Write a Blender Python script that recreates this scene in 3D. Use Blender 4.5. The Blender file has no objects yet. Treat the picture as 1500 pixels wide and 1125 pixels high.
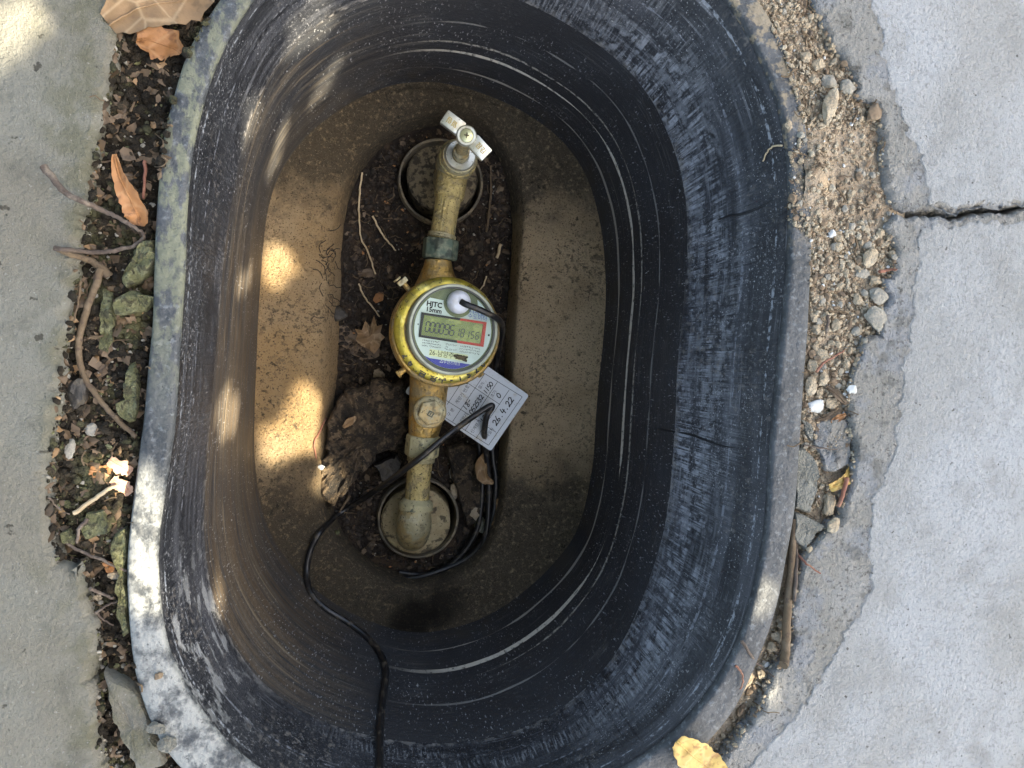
import bpy, bmesh, math, random
from mathutils import Vector, Matrix, noise
from mathutils.bvhtree import BVHTree
from mathutils.geometry import tessellate_polygon
random.seed(7)
S = bpy.context.scene
COL = S.collection
# ---------------------------------------------------------------- camera
FPX = 1083.0
CAMZ = 0.42
NAD = (535.0, 520.0)
n_cam = Vector(((NAD[0]-750)/FPX, -(NAD[1]-562.5)/FPX, -1)).normalized()
q = n_cam.rotation_difference(Vector((0, 0, -1)))
CAMR = q.to_matrix()
# keep the picture's up direction along world +y
up = CAMR @ Vector((0, 1, 0)); a0 = math.atan2(up.x, up.y)
CAMR = Matrix.Rotation(a0, 3, 'Z') @ CAMR
CP = Vector((0, 0, CAMZ))
cd = bpy.data.cameras.new('camera'); cam = bpy.data.objects.new('camera', cd); COL.objects.link(cam)
cam.matrix_world = Matrix.Translation(CP) @ CAMR.to_4x4()
cd.sensor_width = 36; cd.lens = FPX/1500*36; cd.clip_start = 0.01; cd.clip_end = 300
cd.dof.use_dof = False
S.camera = cam
# ---------------------------------------------------------------- sky, sun, exposure
SUND = Vector((0.58, -0.28, 0.76)).normalized()          # towards the sun
elev = math.asin(SUND.z); azim = math.atan2(SUND.x, SUND.y)
W = bpy.data.worlds.new('World'); S.world = W; W.use_nodes = True
wn = W.node_tree.nodes; wl = W.node_tree.links
sky = wn.new('ShaderNodeTexSky'); sky.sky_type = 'NISHITA'; sky.sun_disc = False
sky.sun_elevation = elev; sky.sun_rotation = azim; sky.air_density = 1.0; sky.dust_density = 3.5; sky.ozone_density = 1.0
wl.new(sky.outputs[0], wn['Background'].inputs[0]); wn['Background'].inputs[1].default_value = 0.13
sd = bpy.data.lights.new('sun', 'SUN'); sd.energy = 5.0; sd.angle = math.radians(0.42); sd.color = (1.0, 0.90, 0.74)
sun = bpy.data.objects.new('sun', sd); COL.objects.link(sun)
sun.rotation_euler = SUND.to_track_quat('Z', 'Y').to_euler(); sun.location = (1, 0, 3)
S.view_settings.view_transform = 'Standard'; S.view_settings.look = 'None'
S.view_settings.exposure = 2.4; S.view_settings.gamma = 1.0; S.view_settings.use_curve_mapping = False
S.view_settings.use_white_balance = True; S.view_settings.white_balance_temperature = 7000; S.view_settings.white_balance_tint = 6
S.render.engine = 'CYCLES'
S.cycles.max_bounces = 8

# ---------------------------------------------------------------- helpers
def ray(px, py):
    return (CAMR @ Vector(((px-750)/FPX, -(py-562.5)/FPX, -1))).normalized()
def P(px, py, z):
    d = ray(px, py); return CP + d*((z-CAMZ)/d.z)
def fbm(x, y, z=0.0, o=4):
    return noise.fractal(Vector((x, y, z)), 1.0, 2.0, o)
def lin(c):
    return tuple(c)+(1.0,) if len(c) == 3 else c

def meta(o, label=None, cat=None, group=None, kind=None):
    if label: o['label'] = label
    if cat: o['category'] = cat
    if group: o['group'] = group
    if kind: o['kind'] = kind
    return o
def empty(name, loc=(0, 0, 0), rot=None):
    o = bpy.data.objects.new(name, None); COL.objects.link(o)
    m = Matrix.Translation(Vector(loc))
    if rot is not None: m = m @ rot.to_4x4()
    o.matrix_world = m; o.empty_display_size = 0.01
    return o
def mesh_obj(name, verts, faces, m, parent=None, smooth=True):
    me = bpy.data.meshes.new(name); me.from_pydata([tuple(v) for v in verts], [], faces); me.update()
    if smooth: me.polygons.foreach_set('use_smooth', [True]*len(me.polygons))
    if m: me.materials.append(m)
    o = bpy.data.objects.new(name, me); COL.objects.link(o)
    if parent: o.parent = parent
    return o
def sharp(o, deg=35):
    me = o.data
    try: me.set_sharp_from_angle(angle=math.radians(deg))
    except Exception: pass
    return o
def orient(o):
    bm = bmesh.new(); bm.from_mesh(o.data); bmesh.ops.recalc_face_normals(bm, faces=bm.faces); bm.to_mesh(o.data); bm.free()
    return o

class MB:                                    # collects shapes for ONE mesh
    def __init__(s): s.v = []; s.f = []
    def add(s, v, f):
        b = len(s.v); s.v += [Vector(p) for p in v]; s.f += [tuple(i+b for i in t) for t in f]
    def tube(s, pts, r, seg=10, caps=True):
        pts = [Vector(p) for p in pts]; n = len(pts)
        rr = r if isinstance(r, (list, tuple)) else [r]*n
        v = []; f = []
        prev = None
        for i, p in enumerate(pts):
            t = (pts[min(i+1, n-1)]-pts[max(i-1, 0)])
            t = t.normalized() if t.length > 1e-9 else Vector((0, 0, 1))
            if prev is None:
                a = t.orthogonal().normalized()
            else:
                a = (prev - t*prev.dot(t)); a = a.normalized() if a.length > 1e-6 else t.orthogonal().normalized()
            prev = a; b = t.cross(a)
            for k in range(seg):
                an = 2*math.pi*k/seg
                v.append(p+(a*math.cos(an)+b*math.sin(an))*rr[i])
        for i in range(n-1):
            for k in range(seg):
                k2 = (k+1) % seg
                f.append((i*seg+k, i*seg+k2, (i+1)*seg+k2, (i+1)*seg+k))
        if caps:
            f.append(tuple(range(seg))[::-1]); f.append(tuple(range((n-1)*seg, n*seg)))
        s.add(v, f)
    def lathe(s, prof, c=(0, 0, 0), seg=64, M=None, closed=False, nz=0.0):
        c = Vector(c); v = []; f = []
        for j, (r, z) in enumerate(prof):
            for k in range(seg):
                an = 2*math.pi*k/seg
                rr = r*(1+nz*noise.noise(Vector((math.cos(an)*2, math.sin(an)*2, j*0.7+c.x*50))))
                p = Vector((rr*math.cos(an), rr*math.sin(an), z))
                if M is not None: p = M @ p
                v.append(c+p)
        for j in range(len(prof)-1):
            for k in range(seg):
                k2 = (k+1) % seg
                f.append((j*seg+k, j*seg+k2, (j+1)*seg+k2, (j+1)*seg+k))
        if not closed:
            if prof[0][0] > 1e-6: f.append(tuple(range(seg))[::-1])
            if prof[-1][0] > 1e-6: f.append(tuple(range((len(prof)-1)*seg, len(prof)*seg)))
        s.add(v, f)
    def prism(s, poly, z0, z1, M=None):
        n = len(poly); v = [Vector((x, y, z0)) for x, y in poly]+[Vector((x, y, z1)) for x, y in poly]
        if M is not None: v = [M @ p for p in v]
        f = [(i, (i+1) % n, n+(i+1) % n, n+i) for i in range(n)]
        f += [tuple(range(n))[::-1], tuple(range(n, 2*n))]
        s.add(v, f)
    def box(s, c, d, M=None):
        x, y, z = [k/2 for k in d]
        v = [Vector((sx*x, sy*y, sz*z)) for sz in (-1, 1) for sy in (-1, 1) for sx in (-1, 1)]
        if M is not None: v = [M @ p for p in v]
        s.add([p+Vector(c) for p in v], [(0, 2, 3, 1), (4, 5, 7, 6), (0, 1, 5, 4), (2, 6, 7, 3), (0, 4, 6, 2), (1, 3, 7, 5)])
    def build(s, name, m, parent=None, smooth=True, ang=35, bevel=0):
        o = mesh_obj(name, s.v, s.f, m, parent, smooth)
        if bevel:
            bm = bmesh.new(); bm.from_mesh(o.data)
            bmesh.ops.recalc_face_normals(bm, faces=bm.faces)
            ed = [e for e in bm.edges if len(e.link_faces) == 2 and e.calc_face_angle(0) > math.radians(40)]
            bmesh.ops.bevel(bm, geom=ed, offset=bevel, segments=2, affect='EDGES', profile=0.6)
            bm.to_mesh(o.data); bm.free()
            if smooth: o.data.polygons.foreach_set('use_smooth', [True]*len(o.data.polygons))
        if smooth: sharp(o, ang)
        return orient(o)

def catmull(pts, n=8, closed=False):
    pts = [Vector(p) for p in pts]; out = []; m = len(pts)
    rng = range(m if closed else m-1)
    for i in rng:
        g = (lambda k: pts[k % m]) if closed else (lambda k: pts[max(0, min(m-1, k))])
        p0, p1, p2, p3 = g(i-1), g(i), g(i+1), g(i+2)
        for k in range(n):
            t = k/n
            out.append(0.5*((2*p1)+(p2-p0)*t+(2*p0-5*p1+4*p2-p3)*t*t+(3*p1-p0-3*p2+p3)*t**3))
    if not closed: out.append(pts[-1])
    return out

# ---------------------------------------------------------------- materials
class NT:
    def __init__(s, name):
        s.m = bpy.data.materials.new(name); s.m.use_nodes = True
        s.n = s.m.node_tree.nodes; s.l = s.m.node_tree.links
        s.b = s.n['Principled BSDF']; s.cache = {}
    def put(s, sock, val):
        if val is None: return
        if isinstance(val, bpy.types.NodeSocket): s.l.new(val, sock)
        else:
            if isinstance(val, (tuple, list)) and len(val) == 3 and sock.type == 'RGBA': val = tuple(val)+(1,)
            sock.default_value = val
    def src(s, name):
        if name in s.cache: return s.cache[name]
        if name == 'obj': o = s.n.new('ShaderNodeTexCoord').outputs['Object']
        elif name == 'norm': o = s.n.new('ShaderNodeNewGeometry').outputs['Normal']
        else:
            a = s.n.new('ShaderNodeAttribute'); a.attribute_name = name; o = a.outputs['Vector']
        s.cache[name] = o; return o
    def math(s, op, a, b=None, c=None, clamp=False):
        x = s.n.new('ShaderNodeMath'); x.operation = op; x.use_clamp = clamp
        s.put(x.inputs[0], a)
        if b is not None: s.put(x.inputs[1], b)
        if c is not None: s.put(x.inputs[2], c)
        return x.outputs[0]
    def comp(s, name, i):
        k = (name, i)
        if k not in s.cache:
            x = s.n.new('ShaderNodeSeparateXYZ'); s.l.new(s.src(name), x.inputs[0])
            for j in range(3): s.cache[(name, j)] = x.outputs[j]
        return s.cache[k]
    def ramp(s, v, lo, hi):
        x = s.n.new('ShaderNodeMapRange'); x.interpolation_type = 'SMOOTHSTEP'
        if lo > hi: x.inputs['To Min'].default_value = 1; x.inputs['To Max'].default_value = 0; lo, hi = hi, lo
        s.put(x.inputs['Value'], v); x.inputs['From Min'].default_value = lo; x.inputs['From Max'].default_value = hi
        return x.outputs[0]
    def scaled(s, src, sc, off=0):
        x = s.n.new('ShaderNodeMapping'); s.l.new(s.src(src), x.inputs[0])
        if not isinstance(sc, (tuple, list)): sc = (sc,)*3
        x.inputs['Scale'].default_value = sc; x.inputs['Location'].default_value = (off, off*.7, off*.3)
        return x.outputs[0]
    def noise(s, sc, src='obj', detail=3, rough=.55, off=0, dist=0):
        x = s.n.new('ShaderNodeTexNoise'); s.l.new(s.scaled(src, sc, off), x.inputs['Vector'])
        x.inputs['Scale'].default_value = 1; x.inputs['Detail'].default_value = detail
        x.inputs['Roughness'].default_value = rough; x.inputs['Distortion'].default_value = dist
        return x.outputs[0]
    def voro(s, sc, src='obj', out='Distance', feature='F1', off=0):
        x = s.n.new('ShaderNodeTexVoronoi'); x.feature = feature; s.l.new(s.scaled(src, sc, off), x.inputs['Vector'])
        x.inputs['Scale'].default_value = 1
        return x.outputs[out]
    # a term: ('n', scale, lo, hi, src, detail, off) ('v', scale, lo, hi, src) ('r', src, comp, a, b) ('line', v0, w, wob)
    def term(s, t):
        k = t[0]
        if k == 'n':
            _, sc, lo, hi = t[:4]; src = t[4] if len(t) > 4 else 'obj'; det = t[5] if len(t) > 5 else 3; off = t[6] if len(t) > 6 else 0
            return s.ramp(s.noise(sc, src, det, .6, off), lo, hi)
        if k == 'v':
            _, sc, lo, hi = t[:4]; src = t[4] if len(t) > 4 else 'obj'
            return s.ramp(s.voro(sc, src), lo, hi)
        if k == 'r': return s.ramp(s.comp(t[1], t[2]), t[3], t[4])
        if k == 'rn':                          # range with a noisy border
            _, src, c, a, b, sc, amt = t
            w = s.math('MULTIPLY', s.math('SUBTRACT', s.noise(sc, 'obj', 3), .5), amt)
            return s.ramp(s.math('ADD', s.comp(src, c), w), a, b)
        if k == 'line':
            _, v0, w, wob, sc = t
            v = s.comp('ringv', 2)
            w1 = s.math('MULTIPLY', s.math('SUBTRACT', s.noise(6, 'obj', 1), .5), wob)
            d = s.math('ABSOLUTE', s.math('SUBTRACT', s.math('ADD', v, w1), v0))
            wd = s.math('MULTIPLY', s.ramp(s.noise(sc, 'obj', 2, off=v0*900), .36, .62), w)
            return s.math('LESS_THAN', d, wd)
        if k == 'blob':                        # stain round a world point
            _, x, y, r, e = t
            dx = s.math('SUBTRACT', s.comp('obj', 0), x); dy = s.math('SUBTRACT', s.comp('obj', 1), y)
            d = s.math('SQRT', s.math('ADD', s.math('MULTIPLY', dx, dx), s.math('MULTIPLY', dy, dy)))
            d = s.math('ADD', d, s.math('MULTIPLY', s.math('SUBTRACT', s.noise(60, 'obj', 4), .5), r*1.2))
            return s.ramp(d, r, r*e)
    def mix(s, a, b, fac):
        x = s.n.new('ShaderNodeMix'); x.data_type = 'RGBA'
        s.put(x.inputs[0], fac); s.put(x.inputs[6], a); s.put(x.inputs[7], b)
        return x.outputs[2]

def mat(name, base, rough=.6, layers=(), bump=(), metal=0.0, spec=.5, dist=.001, **kw):
    """layers: (colour, terms, amount[, roughness]); bump: (scale, weight[, src[, kind]])"""
    t = NT(name); col = lin(base); rg = rough; mt = metal
    for L in layers:
        c, terms, amt = L[:3]; f = None
        for tm in terms:
            v = t.term(tm); f = v if f is None else t.math('MULTIPLY', f, v)
        f = t.math('MULTIPLY', f, amt) if f is not None else amt
        col = t.mix(col, lin(c), f)
        if len(L) > 3 and L[3] is not None:
            rg = t.math('ADD', t.math('MULTIPLY', t.math('SUBTRACT', 1.0, f), rg), t.math('MULTIPLY', f, L[3]))
        if len(L) > 4:
            mt = t.math('MULTIPLY', t.math('SUBTRACT', 1.0, f), mt)
    t.put(t.b.inputs['Base Color'], col); t.put(t.b.inputs['Roughness'], rg); t.put(t.b.inputs['Metallic'], mt)
    t.b.inputs['Specular IOR Level'].default_value = spec
    for k, v in kw.items(): t.b.inputs[k].default_value = v
    if bump:
        h = None
        for B in bump:
            sc, w = B[:2]; src = B[2] if len(B) > 2 else 'obj'; kd = B[3] if len(B) > 3 else 'n'
            v = t.noise(sc, src, 4, .6) if kd == 'n' else t.voro(sc, src)
            v = t.math('MULTIPLY', v, w); h = v if h is None else t.math('ADD', h, v)
        bn = t.n.new('ShaderNodeBump'); bn.inputs['Distance'].default_value = dist; bn.inputs['Strength'].default_value = 1
        t.put(bn.inputs['Height'], h); t.l.new(bn.outputs[0], t.b.inputs['Normal'])
    return t.m
# ---------------------------------------------------------------- traced outlines of the tub, each at its own height
RIM_OUT = [(1112,0),(1140,50),(1160,90),(1180,178),(1188,260),(1190,340),(1187,430),(1181,520),(1175,600),(1170,680),(1164,750),(1151,821),(1136,900),(1110,972),(1081,1032),(1059,1063),(1000,1122),(900,1185),(780,1222),(640,1238),(500,1232),(380,1200),(310,1165),(264,1125),(240,1094),(222,1060),(205,1015),(196,970),(189,900),(187,830),(192,760),(203,671),(211,611),(217,540),(224,469),(227,391),(231,302),(241,199),(264,107),(283,60),(317,8),(350,-35),(410,-85),(510,-135),(650,-165),(800,-165),(940,-130),(1040,-75)]
RIM_IN = [(1066,0),(1092,40),(1109,71),(1130,120),(1144,160),(1155,231),(1157,310),(1155,391),(1149,450),(1141,528),(1134,610),(1128,670),(1124,750),(1112,832),(1089,927),(1060,987),(1010,1052),(960,1098),(880,1145),(780,1180),(640,1196),(510,1185),(420,1150),(350,1105),(305,1055),(272,1005),(245,948),(235,884),(231,813),(235,760),(243,707),(250,660),(256,611),(265,469),(271,398),(274,309),(283,213),(307,117),(335,55),(367,4),(410,-40),(520,-95),(650,-120),(800,-122),(920,-95),(1010,-50)]
MID = [(782,7),(860,53),(913,92),(956,145),(984,205),(1002,267),(1008,320),(1007,391),(1002,450),(995,511),(990,613),(984,689),(976,769),(958,836),(932,905),(890,975),(830,1035),(750,1075),(660,1092),(560,1085),(480,1062),(400,1015),(345,950),(312,880),(300,800),(302,700),(310,600),(320,480),(327,400),(338,300),(352,220),(380,140),(430,65),(520,5),(620,-20),(700,-18)]
LEDGE_OUT = [(885,391),(886,450),(880,520),(872,600),(868,667),(858,730),(840,785),(805,828),(770,862),(725,895),(670,918),(610,926),(560,915),(505,892),(460,862),(425,825),(395,775),(380,720),(373,650),(374,590),(378,500),(382,430),(387,356),(394,300),(413,249),(449,200),(502,160),(556,132),(602,122),(650,124),(700,137),(753,158),(800,186),(835,220),(862,267),(880,335)]
LEDGE_IN = [(762,400),(758,511),(752,600),(745,675),(738,745),(720,800),(696,834),(649,857),(602,866),(560,852),(515,826),(485,795),(468,760),(464,700),(466,600),(468,520),(474,430),(477,383),(483,332),(492,290),(511,250),(535,215),(565,188),(609,168),(655,158),(702,168),(741,210),(764,265),(769,320)]
BASE = [(745,400),(738,500),(733,600),(725,700),(712,760),(690,805),(640,832),(600,840),(555,825),(515,795),(492,750),(484,700),(490,620),(497,560),(500,480),(502,400),(508,310),(525,262),(555,222),(600,198),(655,188),(705,200),(735,245),(748,320)]
NSEG = 288
ZR = 0.004
ctr = (P(630, 530, -.24)+P(690, 540, 0))/2; CX, CY = ctr.x, ctr.y
def polar(px, z, smooth=3):
    pts = catmull([P(x, y, z) for x, y in px], 6, True)
    poly = [(p.x-CX, p.y-CY) for p in pts]; out = []
    for k in range(NSEG):
        a = 2*math.pi*k/NSEG; dx, dy = math.cos(a), math.sin(a); best = 0
        for i in range(len(poly)):
            x1, y1 = poly[i]; x2, y2 = poly[(i+1) % len(poly)]
            ex, ey = x2-x1, y2-y1; den = dx*ey-dy*ex
            if abs(den) < 1e-12: continue
            t = (x1*ey-y1*ex)/den; u = (x1*dy-y1*dx)/den
            if 0 <= u <= 1 and t > best: best = t
        out.append(best)
    for _ in range(smooth):
        out = [(out[i-1]+2*out[i]+out[(i+1) % NSEG])/4 for i in range(NSEG)]
    return out
Z_MID, Z_LO, Z_LI, Z_B = -.075, -.222, -.233, -.272
R_out = polar(RIM_OUT, ZR, 3); R_in = polar(RIM_IN, ZR-.002, 6); R_mid = polar(MID, Z_MID, 14)
R_lo = polar(LEDGE_OUT, Z_LO, 8); R_li = polar(LEDGE_IN, Z_LI, 8); R_b = polar(BASE, Z_B, 12)
def mixr(a, b, t): return [x*(1-t)+y*t for x, y in zip(a, b)]
def grow(a, d): return [x+d for x in a]
def ring_pt(r, k, z):
    a = 2*math.pi*k/NSEG; return Vector((CX+r[k % NSEG]*math.cos(a), CY+r[k % NSEG]*math.sin(a), z))

# ---------------------------------------------------------------- materials of the setting
PLASTIC = (.013, .014, .017)
xl = P(210, 600, 0).x; xr = P(1170, 600, 0).x
m_rim = mat('rim_plastic', (.032, .036, .040), .62, [
    ((.075, .080, .086), [('n', 45, .35, .7, 'obj', 5)], .75),
    ((.19, .205, .215), [('n', 260, .52, .68, 'obj', 5)], .5),
    ((.165, .17, .115), [('r', 'obj', 0, .0, -.1), ('r', 'obj', 1, -.06, .06), ('n', (130, 60, 90), .43, .53, 'obj', 6)], .8, .9),
    ((.28, .285, .27), [('r', 'obj', 0, .0, -.1), ('r', 'obj', 1, -.03, -.12), ('n', 90, .38, .60, 'obj', 6)], .9),
    ((.05, .055, .06), [('n', 200, .52, .64, 'obj', 6, 7)], .6),
    ((.23, .185, .12), [('r', 'obj', 0, .1, .2), ('r', 'obj', 1, .05, .12), ('n', 120, .48, .6, 'obj', 4)], .8),
    ((.008, .009, .012), [('n', 420, .62, .72)], .6)], [(300, 1), (60, 1.5)], dist=.0012)
m_upper = mat('upper_wall_plastic', PLASTIC, .44, [
    ((.030, .032, .037), [('n', 16, .35, .7, 'obj', 4)], .8),
    ((.058, .060, .068), [('n', (4, 4, 90), .45, .62, 'ringv', 6), ('n', 14, .38, .6, 'obj', 5, 8)], .8, .6),
    ((.20, .205, .215), [('r', 'obj', 0, -.10, .06), ('r', 'ringv', 2, .0, .045), ('n', (900, 60, 1), .46, .64, 'arcv', 6), ('n', (9, 9, 60), .46, .60, 'ringv', 5, 2), ('n', 22, .38, .54, 'obj', 5)], .8, .6),
    ((.27, .28, .30), [('r', 'obj', 0, .12, .20), ('r', 'ringv', 2, .022, .048), ('n', (560, 34, 1), .42, .58, 'arcv', 7, 9), ('n', (12, 12, 90), .40, .58, 'ringv', 6, 7), ('n', (180, 180, 180), .38, .58, 'obj', 5, 3)], .95, .6),
    ((.14, .145, .155), [('r', 'obj', 0, .10, .20), ('r', 'ringv', 2, .010, .050), ('n', (14, 14, 190), .46, .62, 'ringv', 6, 3), ('n', 150, .40, .58, 'obj', 6, 13)], .8, .6),
    ((.20, .205, .22), [('n', (8, 8, 620), .56, .68, 'ringv', 4), ('n', 24, .45, .62, 'obj', 4, 5)], .6, .6),
    ((.26, .26, .265), [('n', (420, 420, 420), .57, .68, 'obj', 5, 12), ('n', 14, .40, .60, 'obj', 3, 2)], .7, .7),
    ((.32, .32, .33), [('n', (1000, 600, 1000), .63, .69, 'obj', 2), ('n', 30, .36, .56, 'obj', 3, 9)], .85, .7),
    ((.004, .004, .006), [('n', (700, 40, 1), .60, .68, 'arcv', 5, 21)], .6, .4),
    ((.15, .135, .12), [('n', (260, 260, 260), .52, .66, 'obj', 6), ('n', 12, .5, .66, 'obj', 3, 3)], .7, .8),
    ((.28, .26, .235), [('r', 'ringv', 2, .069, .0765), ('n', 190, .44, .58, 'obj', 6), ('n', 16, .38, .56, 'obj', 3, 8)], .7, .8),
    ((.34, .345, .34), [('r', 'obj', 0, -.05, -.12), ('r', 'obj', 1, -.10, -.17), ('n', (90, 40, 90), .52, .6, 'obj', 6, 4)], .85, .8),
    ((.30, .32, .35), [('line', .008, .0010, .004, 60), ('n', 260, .42, .6, 'obj', 4)], .7, .7),
    ((.24, .25, .28), [('line', .030, .0010, .010, 50), ('n', 260, .42, .6, 'obj', 4)], .5, .7)],
    [(600, .6), ((420, 10, 1), .7, 'arcv'), (40, 1.0)], dist=.0011, spec=.36)
m_lower = mat('lower_wall_plastic', (.024, .024, .026), .55, [
    ((.13, .108, .08), [('r', 'obj', 0, .03, -.09), ('n', (7, 7, 320), .40, .62, 'ringv', 6)], .70, .65),
    ((.030, .032, .036), [('n', 18, .4, .7, 'obj', 4)], .9),
    ((.11, .105, .095), [('n', (16, 16, 600), .52, .68, 'ringv', 6), ('n', 30, .45, .64, 'obj', 3, 5)], .6, .6),
    ((.10, .10, .095), [('n', (300, 300, 420), .58, .70, 'obj', 5, 6), ('n', 20, .4, .6, 'obj', 3, 1)], .6),
    ((.060, .045, .028), [('r', 'ringv', 2, .15, .235), ('n', 30, .4, .65, 'obj', 4)], .6, .85),
    ((.09, .062, .035), [('r', 'obj', 0, .02, -.09), ('r', 'obj', 1, .16, .02), ('n', (9, 9, 300), .38, .62, 'ringv', 4)], .7, .65),
    ((.33, .33, .33), [('n', (800, 800, 260), .63, .70, 'obj', 2), ('n', 26, .36, .56, 'obj', 3, 9)], .8, .7),
    ((.62, .57, .47), [('r', 'obj', 0, .0, .10), ('line', .1625, .0027, .006, 9), ('n', 300, .30, .48, 'obj', 4)], .95, .8),
    ((.50, .46, .38), [('r', 'obj', 0, .0, .10), ('line', .146, .0014, .008, 10), ('n', 300, .36, .56, 'obj', 4)], .6, .8),
    ((.34, .31, .26), [('r', 'obj', 0, .0, .10), ('line', .192, .0018, .006, 12)], .8, .8),
    ((.22, .21, .19), [('r', 'obj', 0, .0, .10), ('line', .118, .0012, .012, 30)], .8, .8),
    ((.16, .13, .09), [('r', 'obj', 0, .02, -.06), ('line', .12, .0012, .014, 22)], .8, .8),
    ((.20, .17, .12), [('r', 'obj', 0, .02, -.06), ('line', .16, .0010, .016, 22)], .8, .8),
    ((.14, .11, .075), [('r', 'obj', 0, .02, -.06), ('line', .10, .0010, .012, 22)], .8, .8)],
    [(700, .5), ((9, 9, 420), .45, 'ringv'), (50, .8)], dist=.0008, spec=.36)
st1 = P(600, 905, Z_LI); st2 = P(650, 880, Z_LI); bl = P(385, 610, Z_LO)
m_ledge = mat('dried_mud', (.43, .31, .18), .93, [
    ((.52, .385, .23), [('n', 25, .4, .65)], .8),
    ((.66, .50, .31), [('r', 'obj', 0, .06, .12), ('n', 20, .30, .6, 'obj', 4)], .8),  # right side paler: the pit's lifted brightness put into the mud colour
    ((.40, .26, .12), [('r', 'obj', 0, .03, -.06), ('n', 12, .35, .6)], .8),
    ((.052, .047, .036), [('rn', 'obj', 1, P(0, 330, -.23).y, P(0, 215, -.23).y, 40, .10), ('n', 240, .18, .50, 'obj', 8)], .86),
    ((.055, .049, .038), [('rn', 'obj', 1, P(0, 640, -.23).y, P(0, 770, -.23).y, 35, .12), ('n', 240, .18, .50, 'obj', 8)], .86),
    ((.03, .027, .02), [('n', 150, .57, .66, 'obj', 6), ('n', 18, .48, .62, 'obj', 3)], .85),
    ((.06, .045, .03), [('n', (700, 700, 700), .58, .66, 'obj', 2)], .85),
    ((.10, .085, .06), [('n', (280, 280, 280), .52, .62, 'obj', 6), ('n', 26, .42, .58, 'obj', 4, 2)], .55),
    ((.05, .045, .035), [('n', (200, 200, 200), .54, .60, 'obj', 6, 5), ('n', 16, .50, .60, 'obj', 4, 6)], .6),
    ((.45, .37, .25), [('n', 1100, .64, .70, 'obj', 1, 7)], .5),
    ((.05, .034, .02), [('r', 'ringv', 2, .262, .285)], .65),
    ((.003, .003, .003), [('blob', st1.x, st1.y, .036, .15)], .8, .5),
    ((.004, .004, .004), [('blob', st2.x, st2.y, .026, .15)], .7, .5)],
    [(500, 1.2), (90, 1.8), (1600, .8)], dist=.005, spec=.2)
SOILD = (.021, .015, .011)
m_soil = mat('damp_dark_soil', SOILD, .8, [
    ((.085, .055, .034), [('n', 60, .45, .65)], .8),
    ((.005, .004, .003), [('n', 120, .5, .7)], .8),
    ((.12, .09, .055), [('n', 500, .60, .68, 'obj', 4)], .6)], [(350, 2), (1200, .8)], dist=.002, spec=.35)
m_ground = mat('bare_ground', (.022, .018, .013), .92, [
    ((.06, .048, .033), [('n', 90, .45, .66, 'obj', 5)], .8),
    ((.14, .14, .07), [('n', 50, .52, .66, 'obj', 5), ('r', 'obj', 0, .0, -.1)], .5),
    ((.38, .30, .215), [('r', 'obj', 0, .15, .21)], .98),
    ((.47, .385, .29), [('r', 'obj', 0, .15, .21), ('n', 120, .42, .64, 'obj', 5)], .7),
    ((.17, .125, .08), [('r', 'obj', 0, .15, .21), ('n', 300, .52, .66, 'obj', 5)], .6)],
    [(260, 2), (900, 1)], dist=.002, spec=.2)
m_conL = mat('old_concrete', (.190, .178, .145), .93, [
    ((0.205, 0.202, 0.173), [('n', 14, .4, .66, 'obj', 4)], .8),
    ((0.144, 0.140, 0.112), [('n', 45, .5, .7, 'obj', 5)], .55),
    ((0.108, 0.104, 0.061), [('rn', 'obj', 0, P(30, 0, 0).x, P(128, 0, 0).x, 30, .06), ('n', 60, .4, .62, 'obj', 5)], .6),
    ((0.122, 0.119, 0.094), [('n', 700, .58, .70, 'obj', 3)], .6),
    ((0.108, 0.104, 0.086), [('n', 28, .56, .70, 'obj', 5, 6)], .6),
    ((0.036, 0.032, 0.025), [('n', 110, .68, .73, 'obj', 3, 8)], .8),
    ((0.396, 0.389, 0.360), [('n', 520, .64, .72, 'obj', 3, 4)], .4)], [(420, 1), (60, 1.3), (1300, .6)], dist=.0022, spec=.25)
m_conR = mat('rough_concrete', (.285, .275, .25), .93, [
    ((.34, .335, .32), [('n', 16, .42, .62, 'obj', 4)], .8),
    ((.27, .285, .31), [('n', 40, .50, .60, 'obj', 6, 4)], .6),
    ((.15, .145, .13), [('n', 70, .52, .66, 'obj', 6)], .7),
    ((.06, .055, .05), [('n', 330, .57, .67, 'obj', 4)], .65),
    ((.42, .41, .39), [('n', 360, .60, .72, 'obj', 4, 4)], .5)], [(300, 1.6), (80, 1.8), (1100, .8)], dist=.0035, spec=.25)
m_screed = mat('smooth_screed', (.315, .318, .312), .88, [
    ((.385, .40, .415), [('n', 7, .42, .62, 'obj', 3)], .8),
    ((.25, .25, .24), [('n', 26, .5, .66, 'obj', 6, 3)], .5),
    ((.20, .20, .195), [('n', 420, .50, .66, 'obj', 4, 8)], .5),
    ((.37, .38, .39), [('n', 480, .55, .70, 'obj', 4, 1)], .55),
    ((.13, .13, .13), [('n', 640, .64, .72, 'obj', 3)], .6),
    ((.22, .22, .21), [('n', 34, .56, .72, 'obj', 6, 5)], .4),
    ((.05, .045, .04), [('n', 230, .70, .74, 'obj', 2, 6)], .8)], [(520, .9), (70, 1.0), (1300, .6), (200, .8)], dist=.0024, spec=.3)

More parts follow.
